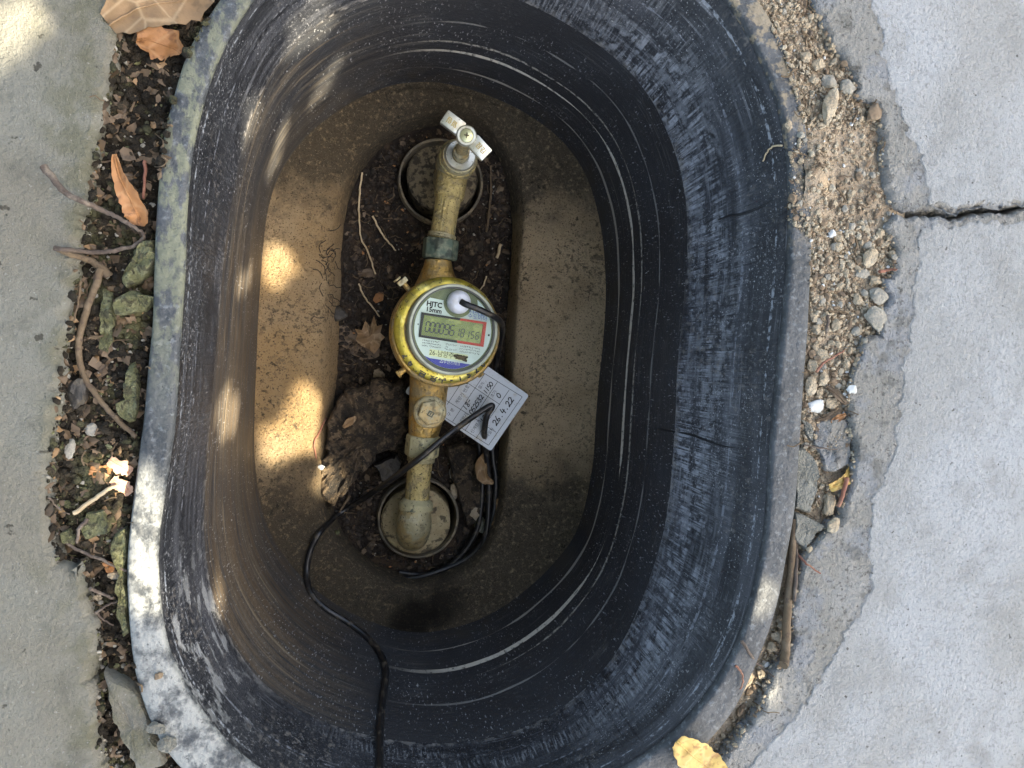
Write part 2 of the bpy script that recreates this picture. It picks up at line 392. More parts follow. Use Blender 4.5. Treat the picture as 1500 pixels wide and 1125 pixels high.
# ---------------------------------------------------------------- the tub
def loft(name, rings, m, parent):
    """rings: (radii, z[, wobble])"""
    v = []; prof = [0.0]; amid = R_mid
    for j, (r, z) in enumerate(rings):
        for k in range(NSEG):
            p = ring_pt(r, k, z)
            a = 2*math.pi*k/NSEG
            w = .0012*noise.noise(Vector((p.x*9, p.y*9, p.z*14)))+.0004*noise.noise(Vector((p.x*40, p.y*40, p.z*30)))
            p += Vector((math.cos(a), math.sin(a), 0))*w*(1 if z < -.002 else .6)
            p.z += .0012*noise.noise(Vector((p.x*12, p.y*12, 3)))
            v.append(p)
    f = [(j*NSEG+k, j*NSEG+(k+1) % NSEG, (j+1)*NSEG+(k+1) % NSEG, (j+1)*NSEG+k) for j in range(len(rings)-1) for k in range(NSEG)]
    o = mesh_obj(name, v, f, m, parent)
    arc = [0.0]
    for k in range(1, NSEG+1): arc.append(arc[-1]+(ring_pt(R_mid, k, 0)-ring_pt(R_mid, k-1, 0)).length)
    A = o.data.attributes.new('ringv', 'FLOAT_VECTOR', 'POINT'); B = o.data.attributes.new('arcv', 'FLOAT_VECTOR', 'POINT')
    fa = []; fb = []
    for p_, i in zip(v, range(len(v))):
        k = i % NSEG; d = -rings[i//NSEG][1]
        fa += [p_.x, p_.y, d]
        kk = (k+72) % NSEG                      # the seam lies at the far (lower) end
        fb += [arc[kk], d, 0]
    A.data.foreach_set('vector', fa); B.data.foreach_set('vector', fb)
    return o
tub = empty('plastic_meter_box', (CX, CY, 0))
meta(tub, 'black oval plastic water meter pit sunk in the ground, walls scratched and ledge muddy', 'meter box')
inv = tub.matrix_world.inverted()
def into(o, root):                              # keep world coordinates under a moved root
    o.parent = root; o.matrix_parent_inverse = root.matrix_world.inverted(); return o
t_rim = into(loft('rim', [(grow(R_out, -.001), -.035), (grow(R_out, .0), -.004), (grow(R_out, .0004), ZR-.0016), (grow(R_out, -.0012), ZR),
             (mixr(R_out, R_in, .35), ZR-.0002), (mixr(R_out, R_in, .7), ZR-.0004), (grow(R_in, .0022), ZR-.0002), (grow(R_in, .0006), ZR-.001), (R_in, ZR-.0035), (R_in, ZR-.006)], m_rim, None), tub)
up = [(grow(R_in, -.0002), ZR-.005)]
for i in range(1, 15):
    t = i/15; up.append((mixr(R_in, R_mid, t+.06*math.sin(math.pi*t)), (ZR-.005)*(1-t)+Z_MID*t))
up.append((R_mid, Z_MID)); up.append((grow(R_mid, .0004), Z_MID-.003))
t_up = into(loft('upper_wall', up, m_upper, None), tub)
lo = [(grow(R_mid, .0003), Z_MID-.0025)]
for i in range(1, 22):
    t = i/22; z = (Z_MID-.0025)*(1-t)+(Z_LO+.004)*t
    step = .0011*(1/(1+math.exp(-(z+.160)*1500))) - .0009*(1/(1+math.exp(-(z+.138)*1500)))
    lo.append((grow(mixr(R_mid, R_lo, t), -step+.0003), z))
lo.append((R_lo, Z_LO+.002))
t_lo = into(loft('lower_wall', lo, m_lower, None), tub)
led = [(grow(R_lo, .0005), Z_LO+.003), (grow(R_lo, -.0010), Z_LO), (grow(R_lo, -.004), Z_LO-.0022)]
for t in (.12, .25, .4, .55, .7, .82, .9): led.append((mixr(R_lo, R_li, t), Z_LO-.0022+(Z_LI-Z_LO+.004)*t))
led += [(grow(R_li, .003), Z_LI+.0014), (R_li, Z_LI), (grow(R_li, -.002), Z_LI-.003), (mixr(grow(R_li, -.002), R_b, .35), Z_LI-.014), (mixr(R_li, R_b, .75), Z_LI-.028), (R_b, Z_B), (grow(R_b, -.0005), Z_B-.03)]
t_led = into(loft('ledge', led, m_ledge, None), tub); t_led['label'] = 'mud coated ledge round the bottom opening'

# ---------------------------------------------------------------- sheets of ground
def rad_at(r, x, y):
    a = math.atan2(y-CY, x-CX) % (2*math.pi); u = a/(2*math.pi)*NSEG; i = int(u); f = u-i
    return r[i % NSEG]*(1-f)+r[(i+1) % NSEG]*f
def sheet(x0, x1, y0, y1, st, keep, h):
    nx = int((x1-x0)/st)+1; ny = int((y1-y0)/st)+1
    idx = {}; v = []; f = []
    def vid(i, j):
        if (i, j) not in idx:
            x = x0+i*st; y = y0+j*st; idx[(i, j)] = len(v); v.append(Vector((x, y, h(x, y))))
        return idx[(i, j)]
    for i in range(nx):
        for j in range(ny):
            x = x0+(i+.5)*st; y = y0+(j+.5)*st
            if keep(x, y): f.append((vid(i, j), vid(i+1, j), vid(i+1, j+1), vid(i, j+1)))
    return v, f, (nx, ny)
heap = P(1185, 270, 0); heap2 = P(1180, 215, 0)
def ground_h(x, y):
    n = fbm(x*55, y*55, 1)*.5+fbm(x*160, y*160, 5, 3)*.35
    if x > .1:
        z = -.0015+.0030*n
        g = math.exp(-(((x-heap.x)/.012)**2+((y-heap.y)/.03)**2)); z += .0085*g
        px = (y-P(1190, 560, 0).y)
        if px < 0: z += max(-.004, px*.05)      # the lower gap is open and deeper
        return z
    return -.009+.0050*n
GX0, GX1, GY0, GY1 = -.22, .36, -.30, .30
st = .0024
gx1 = GX0+(int((GX1-GX0)/st)+1)*st; gy1 = GY0+(int((GY1-GY0)/st)+1)*st
def near_keep(x, y):
    return math.hypot(x-CX, y-CY) > rad_at(R_out, x, y)-.006
def gh(x, y):
    e = min(x-GX0, gx1-x, y-GY0, gy1-y); k = max(0, min(1, e/.02))
    return ground_h(x, y)*k+(-.03)*(1-k)
v, f, _ = sheet(GX0, GX1, GY0, GY1, st, near_keep, gh)
b = len(v)
gx = [-60, -8, -1.5, GX0, gx1, 1.5, 8, 60]; gy = [-60, -8, -1.5, GY0, gy1, 1.5, 8, 60]
for yy in gy:
    for xx in gx: v.append(Vector((xx, yy, -.03)))
for j in range(7):
    for i in range(7):
        if i == 3 and j == 3: continue
        f.append((b+j*8+i, b+j*8+i+1, b+(j+1)*8+i+1, b+(j+1)*8+i))
ground = meta(mesh_obj('ground', v, f, m_ground), 'bare soil in the gaps round the black tub, sandy on one side and dark on the other', kind='structure')

def rough_slab(name, outline, ztop, thick, m, rag=.0012, cham=.003, step=.0018, wave=.0012):
    """outline: world (x, y, ragged) points, counter-clockwise"""
    pts = []
    n = len(outline)
    for i in range(n):
        a = outline[i]; c = outline[(i+1) % n]; L = math.hypot(c[0]-a[0], c[1]-a[1])
        k = max(1, int(L/step)) if a[2] else max(1, int(L/.25))
        for j in range(k):
            t = j/k; x = a[0]+(c[0]-a[0])*t; y = a[1]+(c[1]-a[1])*t
            if a[2]:
                x += rag*2.2*fbm(x*120, y*120, 11, 5)+rag*.9*noise.noise(Vector((x*520, y*520, 1))); y += rag*2.2*fbm(x*120+9, y*120, 15, 5)+rag*.9*noise.noise(Vector((x*520, y*520, 9)))
            pts.append((x, y, a[2]))
    area = sum(pts[i-1][0]*pts[i][1]-pts[i][0]*pts[i-1][1] for i in range(len(pts)))
    if area < 0: pts.reverse()
    n = len(pts); v = []; 
    def inset(d):
        out = []
        for i in range(n):
            x0, y0, _ = pts[i-3 if i >= 3 else i-3]; x1, y1, _ = pts[(i+3) % n]; tx, ty = x1-x0, y1-y0; L = math.hypot(tx, ty) or 1
            x, y, rg = pts[i]
            dd = d*(1+.9*fbm(x*120, y*120, 21)) if rg else 0
            out.append((x-ty/L*dd, y+tx/L*dd))
        return out
    a = inset(0); c = inset(cham*.35); e = inset(cham)
    for (x, y) in a: v.append(Vector((x, y, ztop-thick)))
    for (x, y) in a: v.append(Vector((x+.0008*fbm(x*200, y*200, 2), y, ztop-thick*.35)))
    for (x, y) in c: v.append(Vector((x, y, ztop-cham*.55*(1+fbm(x*150, y*150, 31)))))
    for (x, y) in e: v.append(Vector((x, y, ztop)))
    f = [(j*n+i, j*n+(i+1) % n, (j+1)*n+(i+1) % n, (j+1)*n+i) for j in range(3) for i in range(n)]
    tri = tessellate_polygon([[Vector((x, y, 0)) for x, y in e]])
    for t in tri:
        t = list(t)
        p0, p1, p2 = [v[3*n+i] for i in t]
        if (p1-p0).cross(p2-p0).z < 0: t.reverse()
        f.append(tuple(3*n+i for i in t))
    o = mesh_obj(name, v, f, m)
    for pg in o.data.polygons:
        if len(pg.vertices) == 3: pg.use_smooth = False
    return o
def W2(lst, z=0, rag=True): return [(P(x, y, z).x, P(x, y, z).y, rag) for x, y in lst]
# left slab
LE = [(176, -30), (173, 0), (170, 60), (152, 160), (137, 230), (132, 291), (117, 362), (107, 415), (103, 469), (92, 522), (82, 593), (77, 640), (68, 724), (73, 778), (84, 824), (100, 832), (121, 820), (128, 867), (139, 902), (144, 937), (140, 980), (137, 1016), (142, 1060), (142, 1095), (160, 1140), (190, 1200)]
ol = W2(LE, .003)
fa = ol[0]; fb = ol[-1]
slabL = meta(rough_slab('pavement_left', [(fa[0], 2.2, True)][:0]+ol+[(fb[0]+.02, -2.2, False), (-2.4, -2.2, False), (-2.4, 2.2, False), (fa[0]-.01, 2.2, False)], .003, .040, m_conL, rag=.0012, cham=.005),
    'weathered olive-grey concrete paving beside the dirt filled gap', kind='structure')
# right slabs, split by the crack
RE1 = [(1180, -40), (1189, 0), (1217, 64), (1249, 107), (1256, 142), (1288, 156), (1292, 213), (1296, 249), (1292, 277), (1313, 306)]
CR1 = [(1313, 306), (1330, 313), (1350, 311), (1380, 310), (1404, 318), (1420, 309), (1445, 307), (1466, 308), (1500, 302), (1540, 298), (1620, 310)]
CR2 = [(1313, 311), (1330, 315.5), (1352, 315), (1380, 315), (1404, 322), (1422, 312), (1445, 310), (1466, 311), (1500, 304), (1540, 299.5), (1620, 311.5)]
RE2 = [(1313, 311), (1294, 334), (1311, 359), (1313, 396), (1298, 410), (1303, 439), (1293, 453), (1288, 489), (1271, 489), (1260, 521), (1249, 553), (1239, 578), (1243, 599), (1250, 640), (1253, 670), (1253, 691), (1242, 723), (1227, 764), (1205, 785), (1180, 812), (1172, 840), (1163, 881), (1161, 942), (1150, 972), (1125, 1002), (1113, 1040), (1080, 1085), (1050, 1125), (1010, 1170), (960, 1215)]
a = W2(RE1, .004); c1 = W2(CR1, .004); c2 = W2(CR2, .004); r2 = W2(RE2, .004)
slabR1 = meta(rough_slab('pavement_upper', a[::-1][:0]+[(a[0][0], 2.2, False)]+a+c1[1:]+[(2.6, c1[-1][1], False), (2.6, 2.2, False)], .004, .04, m_conR, rag=.001, cham=.0045),
    'grey concrete paving above the crack', kind='structure')
slabR2 = meta(rough_slab('pavement_lower', c2[::-1]+r2[1:]+[(r2[-1][0], -2.2, False), (2.6, -2.2, False), (2.6, c2[-1][1], False)], .004, .04, m_conR, rag=.0012, cham=.0035),
    'grey broken-edged concrete paving below the crack', kind='structure')
# thin smooth screed lying on the slabs
SC1 = [(1262, -40), (1268, 0), (1290, 60), (1297, 120), (1318, 175), (1345, 231), (1352, 262), (1349, 277), (1362, 303), (1385, 305), (1404, 313), (1420, 305), (1466, 304), (1500, 299), (1620, 305)]
s = W2(SC1, .0052)
scr1 = meta(rough_slab('screed_upper', [(s[0][0], 2.1, False)]+s+[(2.5, s[-1][1], False), (2.5, 2.1, False)], .0047, .0022, m_screed, rag=.0015, cham=.0045),
    'smooth pale bluish cement skim above the crack', kind='structure')
SC2 = [(1620, 317), (1500, 310), (1466, 316), (1422, 318), (1404, 328), (1370, 322), (1345, 330), (1338, 380), (1334, 430), (1324, 485), (1318, 549), (1312, 600), (1306, 663), (1286, 700), (1271, 734), (1266, 790), (1272, 851), (1262, 880), (1240, 915), (1200, 985), (1165, 1040), (1120, 1090), (1090, 1125), (1060, 1180)]
s = W2(SC2, .0052)
scr2 = meta(rough_slab('screed_lower', s+[(s[-1][0], -2.1, False), (2.5, -2.1, False), (2.5, s[0][1], False)], .0047, .0022, m_screed, rag=.0015, cham=.0045),
    'smooth pale bluish cement skim below the crack', kind='structure')

# soil at the bottom of the tub
SL1 = P(646, 266, -.254); SL2 = P(613, 759, -.254); SR1, SR2 = .0385, .0372
def pit_h(x, y):
    n = fbm(x*40, y*40, 2)*.5+fbm(x*150, y*150, 8, 3)*.4
    z = -.268+.0050*n
    for s_, r_ in ((SL1, SR1), (SL2, SR2)):
        d = math.hypot(x-s_.x, y-s_.y)
        if d < r_-.002: z = -.300
        elif d < r_+.02: z += .003*(1-(d-r_)/.02)
    return z
v, f, _ = sheet(CX-.14, CX+.14, CY-.26, CY+.26, .0019, lambda x, y: math.hypot(x-CX, y-CY) < rad_at(R_b, x, y)+.004, pit_h)
pit = meta(mesh_obj('soil_floor', v, f, m_soil), 'dark damp soil at the bottom of the black tub', kind='structure')

# ---------------------------------------------------------------- where a line of sight meets what is built
class Hits:
    def __init__(s): s.t = []
    def add(s, *objs):
        bpy.context.view_layer.update()
        for o in objs:
            M = o.matrix_world
            s.t.append(BVHTree.FromPolygons([M @ v.co for v in o.data.vertices], [tuple(p.vertices) for p in o.data.polygons]))
    def cast(s, o, d):
        best = None
        for b in s.t:
            h = b.ray_cast(o, d)
            if h[0] is not None and (best is None or h[3] < best[3]): best = h
        return best
H = Hits(); H.add(t_rim, t_up, t_lo, t_led, ground, slabL, slabR1, slabR2, scr1, scr2, pit)
def drop(px, py, off=0.0):
    d = ray(px, py); h = H.cast(CP, d)
    if h is None: return P(px, py, 0)
    return h[0]-d*off
def dropn(px, py, off=0.0):
    d = ray(px, py); h = H.cast(CP, d); n = h[1] if h[1].dot(d) < 0 else -h[1]
    return h[0]+n*off, n
def pxm(px, py, d):                             # metres per photo pixel at that point
    return (d-CP).length*(ray(px, py) @ ray(750, 562.5))/FPX
# ---------------------------------------------------------------- the tree that shades the place
m_bark = mat('bark', (.09, .07, .05), .95, [((.05, .04, .03), [('n', (60, 60, 12), .45, .6)], .8)], [((80, 80, 14), 2)], dist=.01)
def leaf_mat(name, c, tr=.25):
    t = NT(name)
    n = t.ramp(t.noise(3, 'obj', 1), .3, .7)
    t.put(t.b.inputs['Base Color'], t.mix(lin(c), lin([k*1.5 for k in c]), n)); t.b.inputs['Roughness'].default_value = .5
    x = t.n.new('ShaderNodeBsdfTranslucent'); x.inputs[0].default_value = (c[0]*1.8, c[1]*1.9, c[2]*1.2, 1)
    mx = t.n.new('ShaderNodeMixShader'); mx.inputs[0].default_value = tr
    t.l.new(t.b.outputs[0], mx.inputs[1]); t.l.new(x.outputs[0], mx.inputs[2]); t.l.new(mx.outputs[0], t.n['Material Output'].inputs[0])
    return t.m
m_leafg = leaf_mat('green_leaf', (.06, .10, .03), .12)
ZC = 1.2                                          # height of the unseen leaf screen added against the sun
# chinks left in the leaf screen to shape the sunlight: where its spots lie (photo px) and how wide
SPOTS = [(447, 608, 19), (446, 643, 16), (408, 650, 17), (425, 618, 6), (404, 388, 15), (366, 400, 9), (352, 412, 6), (485, 706, 15), (498, 722, 6),
         (326, 592, 9), (344, 606, 12), (330, 625, 8), (368, 182, 13), (411, 200, 10), (403, 232, 9), (456, 20, 17), (470, 40, 11), (445, 64, 8), (480, 112, 7), (473, 134, 6),
         (322, 872, 5), (212, 800, 4.5), (208, 842, 4.5), (222, 765, 3.5), (216, 885, 3.5), (176, 690, 5), (603, 690, 4.0), (20, 30, 12), (5, 70, 9), (600, 590, 4)]
gaps = []
for (x, y, r) in SPOTS:
    h = P(x, y, -.237) if (x, y) in ((485, 706), (498, 722)) else drop(x, y); t = (ZC-h.z)/SUND.z; g = h+SUND*t
    gaps.append((g, r*.00062*1.12))
rnd = random.Random(21)
tree = empty('shade_tree', (-1.35, .75, 0)); meta(tree, 'green leafy tree out of view beside the paving, low leaves added to shape sun spots in the pit', 'tree')
mb = MB()
trk = catmull([(-1.35, .75, -.05), (-1.33, .76, .5), (-1.38, .72, 1.1), (-1.30, .66, 1.7), (-1.22, .6, 2.5), (-1.2, .6, 3.3)], 5)
mb.tube(trk, [.14-.10*i/(len(trk)-1) for i in range(len(trk))], 14)
into(mb.build('trunk', m_bark), tree)
cc = Vector((P(680, 560, 0).x, 0, 0))+SUND*(ZC/SUND.z)
limbs = [[(-1.32, .68, 1.2), (-.9, .75, 1.5), (-.2, .62, 1.5), (.5, .25, 1.4), (.9, .03, 1.32)],  # this limb is added to carry the leaf screen
         [(-1.3, .66, 1.7), (-1.1, .1, 2.0), (-.9, -.7, 2.3)], [(-1.3, .66, 1.9), (-1.5, 1.4, 2.3), (-1.4, 2.2, 2.6)],
         [(-1.25, .62, 2.2), (-.6, .9, 2.6), (.2, 1.4, 2.9)], [(-1.25, .62, 2.2), (-2.0, .5, 2.6), (-2.7, .3, 2.9)]]
for L in limbs:
    mb = MB(); c = catmull(L, 6); mb.tube(c, [.055-.045*i/(len(c)-1) for i in range(len(c))], 9); into(mb.build('limb', m_bark), tree)
mb = MB()
def leafquad(mb, c, L, w, nrm, a):
    nrm = nrm.normalized(); u = nrm.orthogonal().normalized(); v = nrm.cross(u)
    d = u*math.cos(a)+v*math.sin(a); s = nrm.cross(d)
    mb.v += [c-d*L*.5, c+s*w*.5+nrm*.05*L, c+d*L*.5, c-s*w*.5+nrm*.05*L]
    b = len(mb.v)-4; mb.f.append((b, b+1, b+2, b+3))
def blocked(c, rad):
    t = (ZC-c.z)/SUND.z; q_ = c+SUND*t
    for g, r in gaps:
        if (q_.x-g.x)**2+(q_.y-g.y)**2 < (r+rad)**2: return True
    return False
RX, RY = .49, .45
for i in range(16500):                             # leaf screen added unseen across the sun's path, chinked to shape its spots
    a = rnd.random()*2*math.pi; rr = math.sqrt(rnd.random())
    z = ZC-.06+.17*rnd.random()
    base = cc-SUND*((ZC-z)/SUND.z)
    c = Vector((base.x+RX*rr*math.cos(a), base.y+RY*rr*math.sin(a), z))
    L = .022+.014*rnd.random()
    if blocked(c, L*.44): continue
    nr = Vector((rnd.gauss(0, .35), rnd.gauss(0, .35), 1))+SUND*.4
    leafquad(mb, c, L, L*.72, nr, rnd.random()*6.28)
for i in range(26000):                              # the tree's own leaves, over to its side
    a = rnd.random()*2*math.pi
    k = rnd.random()
    cx, cy, cz, sx, sy, sz = ((-1.3, .6, 3.1, 1.5, 1.6, .8), (-1.9, 0, 2.7, 1.0, 1.5, .7), (-.9, 1.5, 2.8, 1.3, .8, .6), (-1.0, -1.1, 2.5, .9, .7, .5))[int(k*4)]
    v3 = Vector((rnd.gauss(0, 1), rnd.gauss(0, 1), rnd.gauss(0, 1))).normalized()*(rnd.random()**.4)
    c = Vector((cx+v3.x*sx, cy+v3.y*sy, cz+v3.z*sz))
    if fbm(c.x*1.7, c.y*1.7, c.z*1.7) < -.18: continue
    if c.x+0 > -.2 and blocked(c, .05): continue
    if blocked(c, .05): continue
    L = .09+.05*rnd.random()
    leafquad(mb, c, L, L*.6, Vector((rnd.gauss(0, .7), rnd.gauss(0, .7), 1)), rnd.random()*6.28)
cr = mb.build('crown_and_leaf_screen', m_leafg, smooth=False); cr['kind'] = 'stuff'; into(cr, tree)
# ---------------------------------------------------------------- metals and plastics of the meter
m_brass = mat('dull_brass', (.50, .34, .12), .36, [
    ((.50, .33, .10), [('n', 60, .45, .62, 'obj', 4)], .7, .30),
    ((.20, .165, .095), [('n', 90, .42, .62, 'obj', 5, 3)], .85, .8, 0),
    ((.05, .04, .025), [('n', 500, .62, .68, 'obj', 3)], .8, .8, 0)], [(500, 1), (120, 1.2)], metal=.9, dist=.0012)
m_pipe = mat('mud_filmed_brass_pipe', (.42, .335, .145), .42, [
    ((.56, .45, .19), [('n', 40, .4, .65, 'obj', 4)], .7),
    ((.16, .135, .08), [('n', 110, .48, .66, 'obj', 5)], .8, .85, 0),
    ((.045, .038, .022), [('n', 520, .61, .66, 'obj', 2)], .9, .9, 0),
    ((.10, .12, .09), [('n', (300, 20, 60), .56, .68, 'obj', 3)], .6)], [(420, 1.2), (130, 1.2)], metal=.5, dist=.0016)
m_verd = mat('verdigris_nut', (.075, .11, .085), .65, [
    ((.20, .215, .15), [('n', 120, .45, .62, 'obj', 5)], .8),
    ((.02, .03, .028), [('n', 90, .5, .62, 'obj', 4, 3)], .8)], [(300, 1.5)], metal=.25, dist=.0008)
m_palenut = mat('limed_nut', (.36, .33, .19), .65, [
    ((.04, .055, .05), [('n', 70, .52, .62, 'obj', 4, 3)], .9),
    ((.36, .33, .22), [('n', 200, .5, .64, 'obj', 4)], .6),
    ((.04, .03, .02), [('n', 480, .62, .67, 'obj', 3)], .8)], [(300, 1.5)], metal=.2, dist=.0007)
m_fitting = mat('grey_brass_fitting', (.34, .31, .19), .5, [
    ((.42, .31, .14), [('n', 45, .46, .58, 'obj', 4)], .85),
    ((.42, .40, .29), [('n', 160, .52, .62, 'obj', 5, 4)], .7, .8),
    ((.12, .10, .06), [('n', 130, .5, .66, 'obj', 5)], .7, .85, 0),
    ((.03, .025, .015), [('n', 480, .63, .67, 'obj', 2)], .9)], [(420, 1), (100, 1)], metal=.4, dist=.0008)
m_chrome = mat('worn_chrome', (.60, .61, .55), .30, [((.34, .31, .20), [('n', 60, .50, .68, 'obj', 3)], .6, .5), ((.12, .1, .06), [('n', 500, .64, .69, 'obj', 2)], .8, .8)], [(300, 1)], metal=.75, dist=.00005)
m_yellow = mat('yellow_bezel', (.46, .375, .055), .30, [((.22, .18, .035), [('n', 70, .46, .60, 'obj', 5)], .8), ((.74, .70, .24), [('n', 60, .52, .66, 'obj', 3, 4)], .6), ((.03, .025, .01), [('n', 420, .63, .67, 'obj', 3)], .9, .9)], [(300, 1), (90, 1)], metal=.55, dist=.0005)
m_greyring = mat('grey_gasket', (.42, .45, .36), .45, [((.26, .27, .20), [('n', 70, .45, .65, 'obj', 4)], .7)], [(400, 1)], dist=.0002)
m_darkring = mat('dark_seal', (.05, .06, .055), .4)
m_dial = mat('dial_white', (.62, .68, .70), .55, [((.50, .55, .54), [('n', 60, .45, .66, 'obj', 4)], .5)])
m_olive = mat('dial_olive', (.115, .13, .065), .5, [((.17, .19, .10), [('n', 50, .45, .6)], .7)])
m_black = mat('print_black', (.012, .012, .012), .6)
m_ink = mat('pen_ink', (.008, .008, .01), .5)
m_red = mat('print_red', (.50, .035, .025), .5)
m_blue = mat('print_blue', (.018, .025, .34), .5)
m_bluetext = mat('print_blue_text', (.03, .07, .45), .5)
m_white = mat('print_white', (.7, .72, .75), .5)
m_cream = mat('cream_sticker', (.72, .72, .46), .6)
m_lcd = mat('lcd_panel', (.165, .20, .045), .22, [((.30, .33, .08), [('n', 90, .5, .66, 'obj', 4)], .75), ((.10, .13, .03), [('n', 50, .5, .66, 'obj', 3, 8)], .5)], [(200, 1)], dist=.0001)
m_seg = mat('lcd_segment', (.018, .025, .008), .4)
m_cap = mat('cap_white', (.66, .70, .78), .45, [((.50, .50, .48), [('n', 100, .5, .66, 'obj', 3)], .5)], [(200, 1)], dist=.0003)
m_cable = mat('black_cable', (.010, .010, .011), .34, [((.10, .08, .055), [('n', 130, .52, .68, 'obj', 5)], .7, .85)], [(300, 1)], dist=.0002)
m_grime = mat('dried_mud_lump', (.10, .075, .04), .95, [((.04, .03, .02), [('n', 300, .5, .6, 'obj', 4)], .8)], [(900, 2)], dist=.001)
g = NT('dial_glass')
tr = g.n.new('ShaderNodeBsdfTransparent'); tr.inputs[0].default_value = (.93, .96, .93, 1)
gl = g.n.new('ShaderNodeBsdfGlossy'); gl.inputs[1].default_value = .08
fr = g.n.new('ShaderNodeFresnel'); fr.inputs[0].default_value = 1.14
mx = g.n.new('ShaderNodeMixShader'); g.l.new(fr.outputs[0], mx.inputs[0]); g.l.new(tr.outputs[0], mx.inputs[1]); g.l.new(gl.outputs[0], mx.inputs[2])
g.l.new(mx.outputs[0], g.n['Material Output'].inputs[0]); m_glass = g.m

K = .000575                                        # metres per photo pixel near the meter

class Frame:
    """a thing standing on its own tilted plane; L() gives its local point on a line of sight"""
    def __init__(s, name, px, py, z, nrm, label, cat):
        nrm = Vector(nrm).normalized(); x = Vector((1, 0, 0)); x = (x-nrm*x.dot(nrm)).normalized(); y = nrm.cross(x)
        M = Matrix((x, y, nrm)).transposed()
        s.e = empty(name, P(px, py, z), M); s.M = s.e.matrix_world.copy(); s.I = s.M.inverted(); meta(s.e, label, cat)
    def L(s, px, py, zl=0.0):
        o = s.I @ CP; d = (s.I.to_3x3() @ ray(px, py)); return o+d*((zl-o.z)/d.z)
    def W(s, p): return s.M @ Vector(p)

def text_mesh(body, size, spacing=1.0, shear=0.0, bold=0.0):
    cu = bpy.data.curves.new('t', 'FONT'); cu.body = body; cu.size = size; cu.align_x = 'CENTER'; cu.align_y = 'CENTER'
    cu.space_character = spacing; cu.shear = shear; cu.offset = bold; cu.resolution_u = 3; cu.extrude = 0
    o = bpy.data.objects.new('t', cu); COL.objects.link(o); bpy.context.view_layer.update()
    me = bpy.data.meshes.new_from_object(o.evaluated_get(bpy.context.evaluated_depsgraph_get()))
    v = [p.co.copy() for p in me.vertices]; f = [tuple(p.vertices) for p in me.polygons]
    bpy.data.objects.remove(o); bpy.data.curves.remove(cu); bpy.data.meshes.remove(me)
    return v, f
def put_text(mb, body, size, at, ang, th=.00012, sx=1.0, **kw):
    """flat print with a trace of thickness, lying on local z = at.z"""
    v, f = text_mesh(body, size, **kw); c, s_ = math.cos(ang), math.sin(ang)
    vv = [Vector((at[0]+(p.x*sx)*c-p.y*s_, at[1]+(p.x*sx)*s_+p.y*c, at[2])) for p in v]
    mb.add(vv, f)
def poly_plate(F, pts, zl, th, name, m, parent, bevel=0):
    mb = MB(); q_ = [F.L(x, y, zl) for x, y in pts]; mb.prism([(p.x, p.y) for p in q_], zl-th, zl)
    return mb.build(name, m, parent, smooth=False, bevel=bevel)

# ---------------------------------------------------------------- water meter
F = Frame('water_meter', 662, 485, -.186, (.10, -.01, 1), 'round brass water meter with yellow ring and digital dial in mid pit', 'water meter')
E = F.e
m1 = MB(); c = F.L(647, 487, -.012)
k = K
m1.lathe([(30*k, -.050), (58*k, -.044), (72*k, -.034), (77*k, -.026), (79*k, -.018), (79.5*k, -.012), (77.5*k, -.0105), (77.5*k, -.009), (79*k, -.008), (79*k, -.0035), (77*k, -.002), (70*k, -.001)], (c.x*.6, c.y, 0), 96)
m1.build('body', m_brass, E)
cy = F.L(655, 484, 0)
m1 = MB(); m1.lathe([(75.5*k, -.004), (76*k, -.001), (74*k, .0012), (67*k, .0026), (62*k, .0022), (61*k, -.002)], (cy.x, cy.y, 0), 96); ring = m1.build('bezel', m_yellow, E, ang=50)
# cast lettering on the bezel
mb = MB(); s_ = '26.남양주-1520'
for i, ch in enumerate(s_):
    a = math.radians(211+i*10.6-(3 if i in (3,) else 0)); r = 70.5*k
    put_text(mb, ch, .0078 if ord(ch) > 200 else .0074, (cy.x+r*math.cos(a), cy.y+r*math.sin(a), .0024), a+math.pi/2, bold=.00022)
for i in range(7):
    a = math.radians(98+i*9.5); r = 70.5*k
    put_text(mb, 'ㅣㅡㅅㅏㅣㄷ-'[i], .0042, (cy.x+r*math.cos(a), cy.y+r*math.sin(a), .0024), a-math.pi/2)
mb.build('ring_lettering', m_black, ring, smooth=False)['kind'] = 'stuff'
c2 = F.L(664, 483, .006)
m1 = MB(); m1.lathe([(65*k, .000), (64.5*k, .0075), (63*k, .0085), (60.5*k, .0085), (60*k, .007), (60*k, .004)], (c2.x, c2.y, 0), 96); m1.build('collar', m_greyring, E, ang=40)
m1 = MB(); m1.lathe([(60.2*k, .003), (60.2*k, .0078), (58.2*k, .0078), (58*k, .005)], (c2.x, c2.y, 0), 96); m1.build('seal', m_darkring, E)
ZD = .0052
m1 = MB(); m1.lathe([(58.6*k, ZD-.0015), (58.6*k, ZD), (0.00001, ZD)], (c2.x, c2.y, 0), 96); dial = m1.build('dial', m_olive, E, ang=30)
